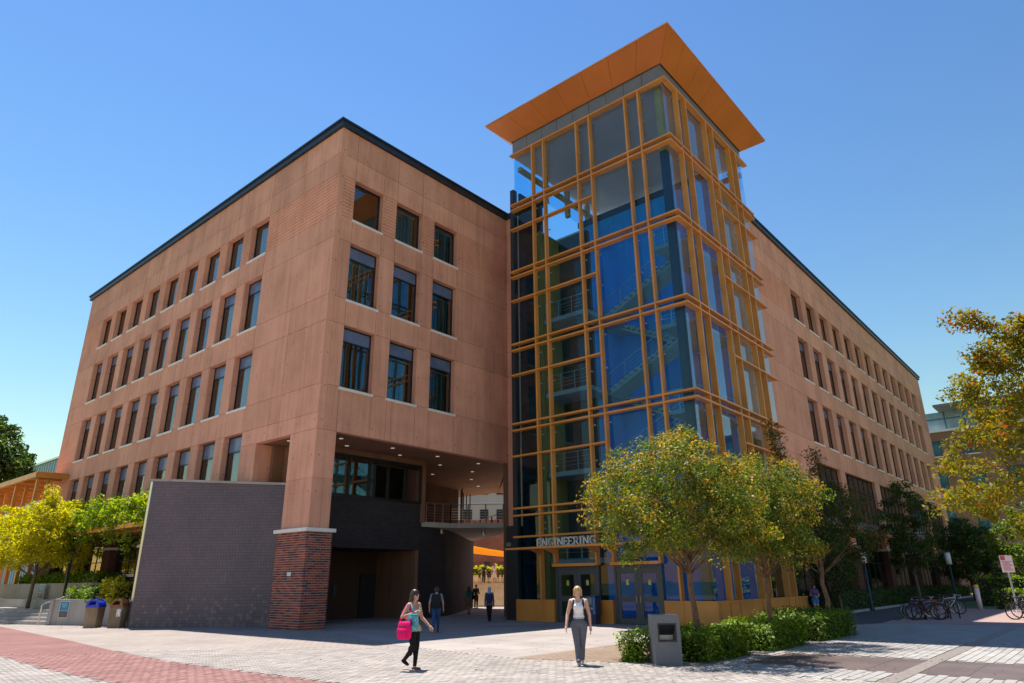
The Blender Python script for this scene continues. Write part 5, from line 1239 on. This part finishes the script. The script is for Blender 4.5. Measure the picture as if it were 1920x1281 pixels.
def person(name, label, pos, facing, H, pose, skin, hair, hairstyle, clothes, group=None, vox=.011, female=True, z=0):
    """pose: dict of joint positions in units of height; x to the person's left is +x, y is forward, z up"""
    J = {'hipL': (.052, 0, .50), 'hipR': (-.052, 0, .50), 'kneeL': (.055, .01, .275), 'kneeR': (-.055, .01, .275), 'ankL': (.055, -.01, .045), 'ankR': (-.055, -.01, .045),
         'pel': (0, 0, .525), 'waist': (0, .0, .61), 'chest': (0, .0, .72), 'neck': (0, -.005, .825), 'head': (0, .012, .925),
         'shL': (.098, -.005, .80), 'shR': (-.098, -.005, .80), 'elL': (.125, -.02, .63), 'elR': (-.125, -.02, .63), 'wrL': (.135, .02, .485), 'wrR': (-.135, .02, .485)}
    J.update(pose); J = {k: Vector(v)*H for k, v in J.items()}
    o = empty(name, (pos[0], pos[1], z), facing); tag(o, label, 'person', group)
    b = MB(); h = H; seg = {}
    def cap(lab, a, c, ra, rb): seg[lab] = (J[a] if isinstance(a, str) else a, J[c] if isinstance(c, str) else c); capsule(b, seg[lab][0], seg[lab][1], ra*h, rb*h)
    wq = .072 if female else .074
    b.sphere(tuple(J['pel']), (.092*h if female else .085*h, .066*h, .062*h), 16, 10); b.sphere(tuple(J['waist']), (wq*h, .054*h, .075*h), 16, 10)
    b.sphere(tuple(J['chest']+Vector((0, .004*h, 0))), (.086*h if female else .095*h, .062*h, .092*h), 16, 10)
    if female:
        for s in (-1, 1): b.sphere(tuple(J['chest']+Vector((s*.040*h, .048*h, .008*h))), (.036*h, .030*h, .034*h), 10, 8)
    seg['torso'] = (J['pel'], J['neck'])
    cap('neck', J['neck']-Vector((0, 0, .03*h)), J['neck'].lerp(J['head'], .55), .034, .029)
    hd = J['head']; b.sphere(tuple(hd+Vector((0, -.006*h, .012*h))), (.046*h, .056*h, .060*h), 16, 12); b.sphere(tuple(hd+Vector((0, .016*h, -.032*h))), (.034*h, .036*h, .040*h), 12, 9)
    b.sphere(tuple(hd+Vector((0, .056*h, -.008*h))), (.008*h, .012*h, .014*h), 8, 6); seg['head'] = (hd+Vector((0, 0, .03*h)), hd-Vector((0, -.01*h, .035*h)))
    for s in (-1, 1): b.sphere(tuple(hd+Vector((s*.046*h, -.006*h, -.004*h))), (.007*h, .012*h, .018*h), 8, 6)
    for s in 'LR':
        sg = 1 if s == 'L' else -1
        cap('clav'+s, J['neck']-Vector((0, 0, .022*h)), 'sh'+s, .030, .034); cap('uarm'+s, 'sh'+s, 'el'+s, .033 if female else .037, .024); cap('farm'+s, 'el'+s, 'wr'+s, .025, .0165)
        d = (J['wr'+s]-J['el'+s]).normalized(); wrp = J['wr'+s]; side = Vector((sg, 0, 0)); side = (side-d*side.dot(d)).normalized(); fr = d.cross(side)*sg
        palm = wrp+d*.035*h; capsule(b, wrp, palm, .016*h, .021*h, 8); b.sphere(tuple(palm), (.021*h, .021*h, .021*h), 8, 6); seg['hand'+s] = (wrp, palm+d*.05*h)
        for q in range(4):
            off = fr*(.017-.0115*q)*h; k0 = palm+off+d*.012*h; ln = (.026, .030, .028, .022)[q]*h; k1 = k0+d*ln-side*.004*h; k2 = k1+d*ln*.8-side*.014*h
            capsule(b, k0, k1, .0070*h, .0063*h, 6); capsule(b, k1, k2, .0063*h, .0052*h, 6)
        t0 = wrp+d*.014*h+fr*.016*h; t1 = t0+d*.022*h+fr*.018*h; capsule(b, t0, t1, .0085*h, .0072*h, 6); capsule(b, t1, t1+d*.02*h-side*.004*h, .0072*h, .006*h, 6)
        cap('thigh'+s, 'hip'+s, 'knee'+s, .058 if female else .055, .037); cap('shin'+s, 'knee'+s, J['ank'+s], .034, .021)
        b.sphere(tuple(J['knee'+s].lerp(J['ank'+s], .28)+Vector((0, -.010*h, 0))), (.029*h, .032*h, .065*h), 10, 8)
        an = J['ank'+s]; tl = pose.get('toe'+s, (0, 1, 0)); tv = Vector(tl).normalized(); heel = an-tv*.022*h-Vector((0, 0, .022*h)); toe = an+tv*.085*h+Vector((0, 0, -.028*h if abs(tv.z) < .2 else 0))
        capsule(b, heel, toe, .023*h, .017*h, 10); seg['foot'+s] = (heel, toe)
    me = remeshed(b, 'body', skin, vox); bo = link('body', me, o)
    P = np.empty(len(me.vertices)*3); me.vertices.foreach_get('co', P); P = P.reshape(-1, 3); Nn = np.empty(len(me.vertices)*3); me.vertices.foreach_get('normal', Nn); Nn = Nn.reshape(-1, 3)
    labs = list(seg); Dm = np.stack([segd(P, seg[k][0], seg[k][1])-{'torso': .075, 'head': .045, 'thighL': .04, 'thighR': .04}.get(k, .025)*h for k in labs], 1); lab = np.array(labs)[Dm.argmin(1)]
    rel = P/h
    for (cn, mat, test, off, flare) in clothes:
        keep = test(lab, rel); faces = [tuple(p.vertices) for p in me.polygons if all(keep[v] for v in p.vertices)]
        if not faces: continue
        used = sorted({v for f in faces for v in f}); mp = {v: i for i, v in enumerate(used)}
        fl = np.array([flare(rel[v]) if flare else 0 for v in used])
        V = P[used]+Nn[used]*(off+fl)[:, None]
        cm = MB().add(V.tolist(), [tuple(mp[v] for v in f) for f in faces]).mesh(cn, mat, True); co = link(cn, cm, o)
        sm = co.modifiers.new('s', 'SMOOTH'); sm.iterations = 2; sm.factor = .5
        so_ = co.modifiers.new('t', 'SOLIDIFY'); so_.thickness = .006; so_.offset = -1
    # hair
    hb = MB(); hc = hd+Vector((0, -.012*h, .022*h))
    if hairstyle == 'short':
        hb.sphere(tuple(hc), (.052*h, .060*h, .056*h), 14, 10); hb.sphere(tuple(hc+Vector((0, -.02*h, -.03*h))), (.046*h, .045*h, .045*h), 12, 8)
    elif hairstyle == 'long':
        hb.sphere(tuple(hc), (.055*h, .062*h, .058*h), 14, 10); hb.sphere(tuple(hc+Vector((0, -.028*h, -.045*h))), (.054*h, .042*h, .07*h), 12, 8); hb.sphere(tuple(hc+Vector((.0, -.042*h, -.11*h))), (.058*h, .032*h, .07*h), 12, 8)
        for s in (-1, 1): capsule(hb, hc+Vector((s*.047*h, .012*h, -.0)), hc+Vector((s*.052*h, .0, -.10*h)), .014*h, .016*h, 8)
        for k in range(7): capsule(hb, hc+Vector(((k-3)*.013*h, -.05*h, -.08*h)), hc+Vector(((k-3)*.017*h+.006*h, -.06*h-.012*h*(k % 3), -.17*h-.01*h*(k % 2))), .013*h, .006*h, 6)
    elif hairstyle == 'bob':
        hb.sphere(tuple(hc), (.055*h, .062*h, .056*h), 14, 10); hb.sphere(tuple(hc+Vector((0, -.022*h, -.04*h))), (.055*h, .046*h, .05*h), 12, 8)
        for s in (-1, 1): capsule(hb, hc+Vector((s*.048*h, .018*h, .005*h)), hc+Vector((s*.052*h, .012*h, -.065*h)), .013*h, .011*h, 8)
        for k in range(5): capsule(hb, hc+Vector(((k-2)*.02*h, -.05*h, -.05*h)), hc+Vector(((k-2)*.024*h, -.062*h-.01*(k % 2), -.085*h)), .014*h, .006*h, 6)
    if hairstyle != 'scarf': link('hair', remeshed(hb, 'hair', hair, vox*.9, 2), o)
    else:
        hb.sphere(tuple(hc+Vector((0, -.002*h, -.004*h))), (.058*h, .064*h, .066*h), 14, 10); capsule(hb, hc-Vector((0, .005*h, .04*h)), J['neck']+Vector((0, -.005*h, .005*h)), .05*h, .058*h); hb.sphere(tuple(J['neck']-Vector((0, .0, .02*h))), (.075*h, .06*h, .03*h), 12, 8)
        link('head_scarf', remeshed(hb, 'head_scarf', hair, vox, 3), o)
    # eyes and mouth
    f = MB()
    for s in (-1, 1): f.sphere(tuple(hd+Vector((s*.018*h, .045*h, .004*h))), (.0065*h, .004*h, .0035*h), 8, 6)
    f.build('eyes', plain('eye_dark', (.03, .02, .018), .3, var=0), o, True)
    MB().sphere(tuple(hd+Vector((0, .046*h, -.036*h))), (.012*h, .005*h, .004*h), 8, 6).build('mouth', plain('lips', (.42, .13, .11), .5, var=0), o, True)
    return o, J
isleg = lambda l: np.isin(l, ['thighL', 'thighR', 'shinL', 'shinR'])
torso = lambda l: np.isin(l, ['torso', 'clavL', 'clavR'])
def trousers(top=.585, low=.045): return lambda l, r: ((isleg(l)) | ((l == 'torso') & (r[:, 2] < top)) | (np.isin(l, ['footL', 'footR']) & (r[:, 2] > .06))) & (r[:, 2] > low) & (~np.isin(l, ['handL', 'handR'])) & (r[:, 2] < top)
def tanktop(low=.52, neck=.80): return lambda l, r: (((torso(l)) | (np.isin(l, ['thighL', 'thighR', 'neck']))) & (r[:, 2] > low) & (r[:, 2] < neck-.035*np.clip((.045-np.abs(r[:, 0]))/.045, 0, 1)) & (np.abs(r[:, 0]) < .104)) | ((np.abs(np.abs(r[:, 0])-.062) < .017) & (r[:, 2] > .76) & (r[:, 2] < .86) & torso(l))
def tshirt(low=.52, neck=.825): return lambda l, r: ((torso(l) | np.isin(l, ['thighL', 'thighR'])) & (r[:, 2] > low) & (r[:, 2] < neck+.02)) | (np.isin(l, ['uarmL', 'uarmR']) & (r[:, 2] > .69))
def longsleeve(low=.5): return lambda l, r: ((torso(l) | np.isin(l, ['thighL', 'thighR'])) & (r[:, 2] > low) & (r[:, 2] < .845)) | np.isin(l, ['uarmL', 'uarmR', 'farmL', 'farmR'])
shoes = lambda l, r: (np.isin(l, ['footL', 'footR']) | (np.isin(l, ['shinL', 'shinR']) & (r[:, 2] < .05)))
def face_to(px, py): return math.atan2(py, px)-math.pi/2
# --- woman with pink bag, walking to the right
W1 = Vector((10.81, 12.14, 0)); f1 = math.atan2(-.99, .12)-math.pi/2     # facing direction in plan
DOTS = cloth('dotted_top', (.40, .33, .27), .75, 75); BLK = cloth('black_leggings', (.012, .012, .014), .3)
p1, J1 = person('person', 'woman in a patterned tank top and black leggings walking with a bright pink bag', W1, f1, 1.64,
    {'hipL': (.052, 0, .50), 'hipR': (-.052, 0, .50), 'kneeL': (.045, .055, .285), 'ankL': (.03, -.115, .12), 'toeL': (0, .75, -.6), 'kneeR': (-.04, .03, .28), 'ankR': (-.03, .02, .045),
     'elL': (.175, -.05, .655), 'wrL': (.115, .09, .70), 'elR': (-.145, .015, .64), 'wrR': (-.165, .135, .535)}, SKIN, HAIRD, 'long',
    [('trousers', BLK, trousers(.57), .006, None), ('tank_top', DOTS, tanktop(.47, .79), .010, lambda r: .020*np.clip((.62-r[2])/.12, 0, 1)), ('sandals', cloth('brown_sandal', (.16, .07, .04)), lambda l, r: shoes(l, r) & (r[:, 2] < .035), .006, None)], vox=.0095)
gl = MB(); h = 1.64; hd = J1['head']
for s in (-1, 1): gl.sphere(tuple(hd+Vector((s*.021*h, .049*h, .004*h))), (.018*h, .008*h, .013*h), 10, 7)
gl.tube([tuple(hd+Vector((-.048*h, -.005*h, .010*h))), tuple(hd+Vector((-.035*h, .045*h, .010*h))), tuple(hd+Vector((.035*h, .045*h, .010*h))), tuple(hd+Vector((.048*h, -.005*h, .010*h)))], .004, 5); gl.build('sunglasses', plain('dark_lens', (.01, .01, .012), .1, var=0), p1, True)
def rounded(mb, hx, hy, hz, rad=.05, c=(0, 0, 0), taper=0):
    prof = []
    for (sx, sy) in ((1, 1), (-1, 1), (-1, -1), (1, -1)):
        for k in range(4):
            a = math.atan2(sy, sx)-math.pi/4+k*math.pi/6; prof.append((sx*(hx-rad)+rad*math.cos(a), sy*(hy-rad)+rad*math.sin(a)))
    L = []
    for (z, s) in ((-hz, .80), (-hz+rad*.6, .97), (0, 1.03), (hz-rad*.6, 1-taper), (hz, .80-taper)):
        L.append([(c[0]+x*s, c[1]+y*s, c[2]+z) for (x, y) in prof])
    n = len(prof); vs = [p for l in L for p in l]; fs = [tuple(range(n))[::-1], tuple(range(4*n, 5*n))]
    for i in range(4):
        for k in range(n): fs.append((i*n+k, i*n+(k+1) % n, (i+1)*n+(k+1) % n, (i+1)*n+k))
    return mb.add(vs, fs)
pb_ = empty('pink_bag', tuple(W1), f1); tag(pb_, 'bright pink laptop bag on the walking woman\'s shoulder', 'bag')
PINKM = cloth('pink_nylon', (.85, .01, .16), .05)
c1 = Vector((-.205*1.64, -.05, .60*1.0)); rounded(MB(), .07, .175, .18, .06, (.285, .0, .81), taper=.10).build('body', PINKM, pb_, True)
rounded(MB(), .02, .13, .10, .02, (.362, -.01, .75)).build('pocket', PINKM, pb_, True)
MB().tube([(.30, -.10, .985), (.30, -.08, 1.06), (.30, .06, 1.06), (.30, .08, .985)], .011, 6).build('handle', PINKM, pb_, True)
MB().tube([(.358, -.11, .89), (.362, .05, .89), (.362, .09, .86), (.360, .095, .77)], .007, 5).build('zip', DSTEEL, pb_)
MB().tube([(.28, -.15, .98), (.24, -.12, 1.18), (.185, -.03, 1.345), (.165, .04, 1.30), (.21, .10, 1.12), (.27, .14, .98)], .014, 6).build('strap', cloth('magenta_strap', (.55, .02, .25)), pb_, True)
tb = empty('teal_tote', tuple(W1), f1); tag(tb, 'teal and white cloth tote tucked behind the pink bag', 'bag')
rounded(MB(), .035, .17, .17, .03, (.215, .13, .97)).build('body', cloth('teal_cloth', (.10, .36, .42), .9, 7), tb, True); MB().tube([(.215, .0, 1.12), (.18, .0, 1.30), (.175, .06, 1.33), (.215, .22, 1.12)], .010, 6).build('strap', cloth('teal_strap', (.10, .36, .42)), tb, True)
# --- woman in white tank top walking towards the camera
W2 = Vector((13.57, 9.65, 0)); f2 = math.atan2(-.55, -.83)-math.pi/2
WHT = cloth('white_tank', (.80, .78, .80), .03); GRY = cloth('grey_trousers', (.13, .13, .155), .2, 60)
p2, J2 = person('person', 'blond woman in white tank top and grey trousers walking towards the camera', W2, f2, 1.68,
    {'kneeL': (.035, .05, .285), 'ankL': (.018, .10, .055), 'toeL': (0, 1, .25), 'kneeR': (-.035, -.0, .28), 'ankR': (-.02, -.12, .07), 'toeR': (0, 1, -.45), 'elL': (.15, .00, .635), 'wrL': (.168, .075, .50), 'elR': (-.14, -.045, .63), 'wrR': (-.15, -.045, .475), 'head': (.004, .018, .922)}, SKIN2, HAIRB, 'bob',
    [('trousers', GRY, trousers(.605, .05), .010, lambda r: .012*np.clip((.30-r[2])/.2, 0, 1)), ('tank_top', WHT, tanktop(.585, .815), .010, None), ('shoes', cloth('white_shoe', (.62, .60, .60)), shoes, .008, None)], vox=.0095)
bp2 = empty('backpack', tuple(W2), f2); tag(bp2, 'black backpack worn by the woman in the white top', 'bag')
rounded(MB(), .15, .07, .23, .05, (0, -.20, 1.13)).build('body', cloth('black_pack', (.015, .015, .018)), bp2, True)
for s in (-1, 1): MB().tube([(s*.10, -.14, 1.32), (s*.108, -.06, 1.405), (s*.108, .05, 1.37), (s*.118, .115, 1.25), (s*.145, .05, 1.05), (s*.15, -.10, .98)], .019, 6).build('strap', cloth('black_strap', (.015, .015, .018)), bp2, True)
wt = MB().lathe([(.036, -.014), (.036, .014)], (0, 0, 0), 12).build('bracelet', plain('gold', (.6, .4, .12), .3, metal=.9, var=0), p2); wt.location = J2['wrL']
# --- man with backpack walking into the shade
W3 = Vector((19.25, 20.35, 0)); f3 = math.atan2(.66, .75)-math.pi/2
JEAN = cloth('blue_jeans', (.03, .075, .20), .25)
p3, J3 = person('person', 'man in grey t-shirt and blue jeans walking into the shade with a black backpack', W3, f3, 1.66,
    {'kneeL': (.045, .06, .285), 'ankL': (.04, .05, .06), 'kneeR': (-.045, -.02, .28), 'ankR': (-.04, -.14, .09), 'toeR': (0, .8, -.5), 'elR': (-.15, -.05, .64), 'wrR': (-.155, .0, .50), 'elL': (.15, .02, .64), 'wrL': (.155, .08, .51)}, SKIN2, HAIRD, 'short',
    [('jeans', JEAN, trousers(.58), .012, None), ('t_shirt', cloth('grey_tshirt', (.20, .24, .33)), tshirt(.53), .012, None), ('shoes', cloth('brown_shoe', (.10, .04, .03)), shoes, .008, None)], female=False, vox=.012)
bp3 = empty('backpack', tuple(W3), f3); tag(bp3, 'black backpack on the man in blue jeans', 'bag')
rounded(MB(), .17, .11, .25, .06, (0, -.22, 1.12)).build('body', cloth('black_pack2', (.018, .02, .026)), bp3, True)
for s in (-1, 1): MB().tube([(s*.10, -.14, 1.34), (s*.11, -.04, 1.42), (s*.11, .08, 1.34), (s*.14, .07, 1.05), (s*.15, -.1, .95)], .02, 6).build('strap', cloth('pack_strap2', (.018, .02, .026)), bp3, True)
# --- person in pale blue head scarf with backpack
W4 = Vector((25.5, 23.0, 0)); W4 = Vector((26.2, 23.95, 0)); f4 = math.atan2(.674, .738)-math.pi/2
p4, J4 = person('person', 'person in a pale blue head scarf walking through the passage with a backpack', W4, f4, 1.58,
    {'kneeL': (.035, .03, .28), 'ankL': (.03, .06, .05), 'kneeR': (-.035, 0, .28), 'ankR': (-.02, -.06, .06)}, SKIN3, cloth('pale_blue_scarf', (.30, .42, .70)), 'scarf',
    [('trousers', cloth('black_trousers', (.015, .015, .02)), trousers(.58), .012, None), ('jacket', cloth('grey_jacket', (.16, .16, .20)), longsleeve(.47), .014, None), ('shoes', cloth('dark_shoe', (.03, .03, .03)), shoes, .008, None)], vox=.013)
bp4 = empty('backpack', tuple(W4), f4); tag(bp4, 'navy backpack on the person with the head scarf', 'bag')
rounded(MB(), .15, .09, .22, .06, (0, -.19, 1.06)).build('body', cloth('navy_pack', (.03, .035, .10), .5, 12), bp4, True)
# --- woman in teal top and brown skirt
W5 = Vector((31.6, 30.55, 0)); f5 = math.atan2(.70, .71)-math.pi/2
p5, J5 = person('person', 'dark haired woman in a teal top and brown skirt beside the curved wall', W5, f5, 1.6,
    {'kneeL': (.035, .03, .28), 'ankL': (.03, .05, .05), 'kneeR': (-.035, 0, .28), 'ankR': (-.02, -.08, .06)}, SKIN3, HAIRD, 'long',
    [('skirt', cloth('brown_skirt', (.20, .13, .09)), trousers(.60, .27), .022, None), ('top', cloth('teal_top', (.02, .17, .15)), tshirt(.55), .012, None), ('shoes', cloth('dark_shoe2', (.03, .03, .03)), shoes, .008, None)], vox=.014)
hbag = empty('shoulder_bag', tuple(W5), f5); tag(hbag, 'black shoulder bag on the woman in the teal top', 'bag'); rounded(MB(), .06, .14, .16, .04, (.23, -.05, 1.0)).build('body', cloth('black_bag', (.012, .012, .014)), hbag, True); MB().tube([(.22, -.1, 1.14), (.17, -.03, 1.33), (.21, .05, 1.14)], .01, 5).build('strap', cloth('black_bag_strap', (.012, .012, .014)), hbag)
# --- person at the wall corner, in dark clothes
W6 = Vector((39.6, 37.55, 0)); f6 = math.atan2(-.6, -.2)-math.pi/2
p6, J6 = person('person', 'person in dark clothes standing at the end of the curved wall', W6, f6, 1.68, {'wrR': (-.10, .14, .62), 'elR': (-.14, .0, .62), 'wrL': (.10, .14, .62), 'elL': (.14, 0, .62)}, SKIN3, HAIRD, 'short',
    [('trousers', cloth('dark_jeans', (.02, .02, .03)), trousers(.58), .012, None), ('shirt', cloth('dark_shirt', (.02, .02, .022)), longsleeve(.5), .014, None), ('shoes', cloth('dark_shoe3', (.03, .03, .03)), shoes, .008, None)], female=False, vox=.016)
# --- girl in purple top by the end of the planter base
W7 = Vector((37.6, 12.15, 0)); f7 = math.atan2(-.55, -.83)-math.pi/2
p7, J7 = person('person', 'girl in purple t-shirt and blue shorts walking behind the hedge', W7, f7, 1.50,
    {'elL': (.135, .02, .64), 'wrL': (.05, .12, .62), 'elR': (-.135, .02, .64), 'wrR': (-.05, .13, .60), 'kneeL': (.04, .04, .28), 'ankL': (.03, .05, .05), 'ankR': (-.03, -.08, .06), 'head': (-.006, .03, .915)}, SKIN, HAIRD, 'long',
    [('shorts', cloth('blue_shorts', (.05, .22, .55)), trousers(.58, .38), .014, None), ('t_shirt', cloth('purple_tshirt', (.14, .10, .26)), tshirt(.55), .012, None), ('shoes', cloth('dark_shoe4', (.05, .05, .05)), shoes, .008, None)], vox=.014, z=.06)
# --- people far back in the courtyard
for i, (rr_, ff_, lab_, ctop, cbot, hst, face) in enumerate(((.15, 6.3, 'woman in a pale dress standing at the top of the courtyard steps', (.60, .48, .45), (.60, .48, .45), 'long', 2.5), (-.75, 6.8, 'person in dark top standing at the top of the courtyard steps', (.04, .035, .04), (.02, .02, .03), 'short', 2.0),
        (5.3, 16.2, 'person in a white shirt sitting height above the courtyard planter', (.70, .68, .66), (.06, .06, .09), 'short', 3.3))):
    q = loc(rr_, ff_, 1.76); lab_ = lab_.replace('sitting height above', 'standing beside')
    person('person', lab_, (q.x, q.y), face, 1.65, {}, SKIN, HAIRD, hst, [('trousers', cloth('far_trousers%d' % i, cbot), trousers(.58, .3 if i == 0 else .05), .014, None), ('shirt', cloth('far_shirt%d' % i, ctop), tshirt(.5), .014, None)], vox=.022, z=1.76)

# ================================================================ bicycles
TYRE = plain('tyre_rubber', (.012, .012, .013), .8, var=0); SADM = plain('saddle_vinyl', (.015, .015, .016), .6, var=0)
def bicycle(label, pos, rz, col, rim, lean=0, drop=True, white_tape=False):
    o = empty('bicycle', pos, rz); tag(o, label, 'bicycle', 'bicycles parked at right'); o.rotation_euler = (lean, 0, rz)
    PM = plain('bike_paint_%d' % random.randrange(10**6), col, .3, var=.03); RM = plain('bike_rim_%d' % random.randrange(10**6), rim, .3, metal=.4, var=0)
    Rw = .34; xr, xf = -.50, .52
    for x in (xr, xf):
        t = MB(); n = 28; rt = []
        for k in range(n+1): a = 2*math.pi*k/n; rt.append((x+Rw*math.cos(a), 0, Rw+Rw*math.sin(a)))
        t.tube(rt, .018, 7, False); tw = t.build('wheel', TYRE, o, True)
        t = MB().tube([(x+(Rw-.028)*math.cos(2*math.pi*k/n), 0, Rw+(Rw-.028)*math.sin(2*math.pi*k/n)) for k in range(n+1)], .012, 6, False); t.build('rim', RM, tw, True)
        t = MB()
        for k in range(16):
            a = 2*math.pi*k/16; t.tube([(x, .025*(-1)**k, Rw), (x+(Rw-.03)*math.cos(a), 0, Rw+(Rw-.03)*math.sin(a))], .0025, 4)
        t.tube([(x, -.05, Rw), (x, .05, Rw)], .022, 8); t.build('spokes', STEEL, tw)
    bb_, st_, hd0, hd1 = Vector((-.08, 0, .29)), Vector((-.25, 0, .80)), Vector((.36, 0, .70)), Vector((.33, 0, .84))
    f = MB().tube([bb_, st_], .017, 8).tube([bb_, hd0], .021, 8).tube([Vector((-.24, 0, .76)), hd1], .016, 8).tube([hd0, hd1], .02, 8)
    for s in (-.05, .05): f.tube([bb_+Vector((0, s*.6, 0)), Vector((xr, s, Rw))], .010, 6).tube([Vector((-.245, s*.4, .77)), Vector((xr, s, Rw))], .009, 6).tube([hd0+Vector((0, s, -.02)), Vector((.42, s, .5)), Vector((xf, s, Rw))], .012, 6)
    f.build('frame', PM, o, True)
    MB().tube([st_, Vector((-.28, 0, .90))], .013, 7).build('seat_post', STEEL, o, True)
    m = MB(); rounded(m, .13, .065, .028, .04, (-.30, 0, .93)); m.tube([(-.2, 0, .93), (-.08, 0, .925)], [.045, .02], 8); m.build('saddle', SADM, o, True)
    hb = MB().tube([hd1, Vector((.32, 0, .93)), Vector((.40, 0, .95))], .014, 7)
    if drop: hb.tube([Vector((.46, -.21, .80)), Vector((.53, -.21, .84)), Vector((.52, -.21, .94)), Vector((.40, -.20, .95)), Vector((.40, .20, .95)), Vector((.52, .21, .94)), Vector((.53, .21, .84)), Vector((.46, .21, .80))], .015, 7)
    else: hb.tube([Vector((.30, -.31, .99)), Vector((.38, -.15, .97)), Vector((.40, 0, .96)), Vector((.38, .15, .97)), Vector((.30, .31, .99))], .014, 7)
    hb.build('handlebar', plain('bar_tape_%d' % random.randrange(10**6), (.62, .60, .6) if white_tape else (.02, .02, .02), .6, var=0), o, True)
    c = MB().lathe([(.10, -.004), (.10, .004)], (0, 0, 0), 18)
    co = c.build('chainring', DSTEEL, o); co.location = bb_+Vector((0, -.05, 0)); co.rotation_euler = (math.pi/2, 0, 0)
    k = MB().tube([bb_+Vector((0, -.06, 0)), bb_+Vector((.12, -.07, -.12))], .010, 6).tube([bb_+Vector((0, .06, 0)), bb_+Vector((-.12, .07, .12))], .010, 6).box(bb_.x+.08, -.16, bb_.z-.135, bb_.x+.17, -.07, bb_.z-.11).box(bb_.x-.17, .07, bb_.z+.11, bb_.x-.08, .16, bb_.z+.135)
    k.build('crank', STEEL, o)
    return o
ax = R(-58)
BK = [((37.2, 7.25), (.02, .02, .025), (.03, .03, .03), 'black bicycle at the left end of the bike rack', 0, False), ((37.75, 7.2), (.40, .02, .03), (.03, .03, .03), 'red bicycle in the bike rack', .06, True), ((38.1, 7.65), (.03, .05, .30), (.5, .5, .5), 'blue bicycle in the middle of the bike rack', -.05, False),
      ((38.7, 7.75), (.35, .03, .12), (.03, .03, .03), 'crimson bicycle right of the blue bicycle in the rack', .05, False), ((39.4, 7.9), (.03, .03, .035), (.55, .55, .55), 'black bicycle with silver rims in the rack', -.04, True), ((43.6, 7.35), (.55, .55, .57), (.05, .05, .05), 'white bicycle with dropped handlebars by the marker post', .08, True), ((44.6, 7.75), (.06, .05, .05), (.6, .6, .6), 'dark bicycle with pale rims nearest the marker post', .12, True)]
for i, (p, c, rm_, lab_, ln, dr) in enumerate(BK): bicycle(lab_, (p[0], p[1], .006), ax+R((0, 8, -6, 5, -4, 10, 16)[i]), c, rm_, ln, dr, i in (0, 5))
bicycle('dark blue bicycle cut by the right picture edge', (39.5, 3.72, .006), R(-62), (.03, .06, .09), (.04, .04, .04), .05, False)
bicycle('grey bicycle behind the dark blue one at the right edge', (41.2, 3.65, .006), R(-70), (.12, .12, .13), (.1, .1, .1), -.05, False)
rk = empty('bike_rack', (37.5, 7.6, 0)); tag(rk, 'black steel bike rack holding the parked bicycles', 'bike rack')
for (dx, dy) in ((-.55, .15), (.1, -.25), (.75, -.65), (1.5, -.9)):
    MB().tube([(dx, dy, 0), (dx, dy, .75), (dx+.08, dy-.05, .83), (dx+.42, dy-.32, .83), (dx+.5, dy-.38, .75), (dx+.5, dy-.38, 0)], .03, 8).build('hoop', DSTEEL, rk, True)

# ================================================================ settle the roots of things whose parts were given in world coordinates
bpy.context.view_layer.update()
def settle(root, loc):
    v = Vector(loc)
    root.location = v
    for ch in root.children: ch.matrix_parent_inverse = Matrix.Translation(-v)
settle(A, (23, 40, 0)); settle(T, (32.5, 18, 0)); settle(W, (65, 18, 0))
settle(sd, (13, 45, 0)); settle(pl, (14, 39.5, 0)); settle(pg, (17, 72, 0)); settle(mbld, (40, 112, 0)); settle(fb, (125, 0, 0)); settle(hr, (12.3, 41.7, 0)); settle(hr2, (14.2, 35.6, 0)); settle(uw, (15, 50, 0))
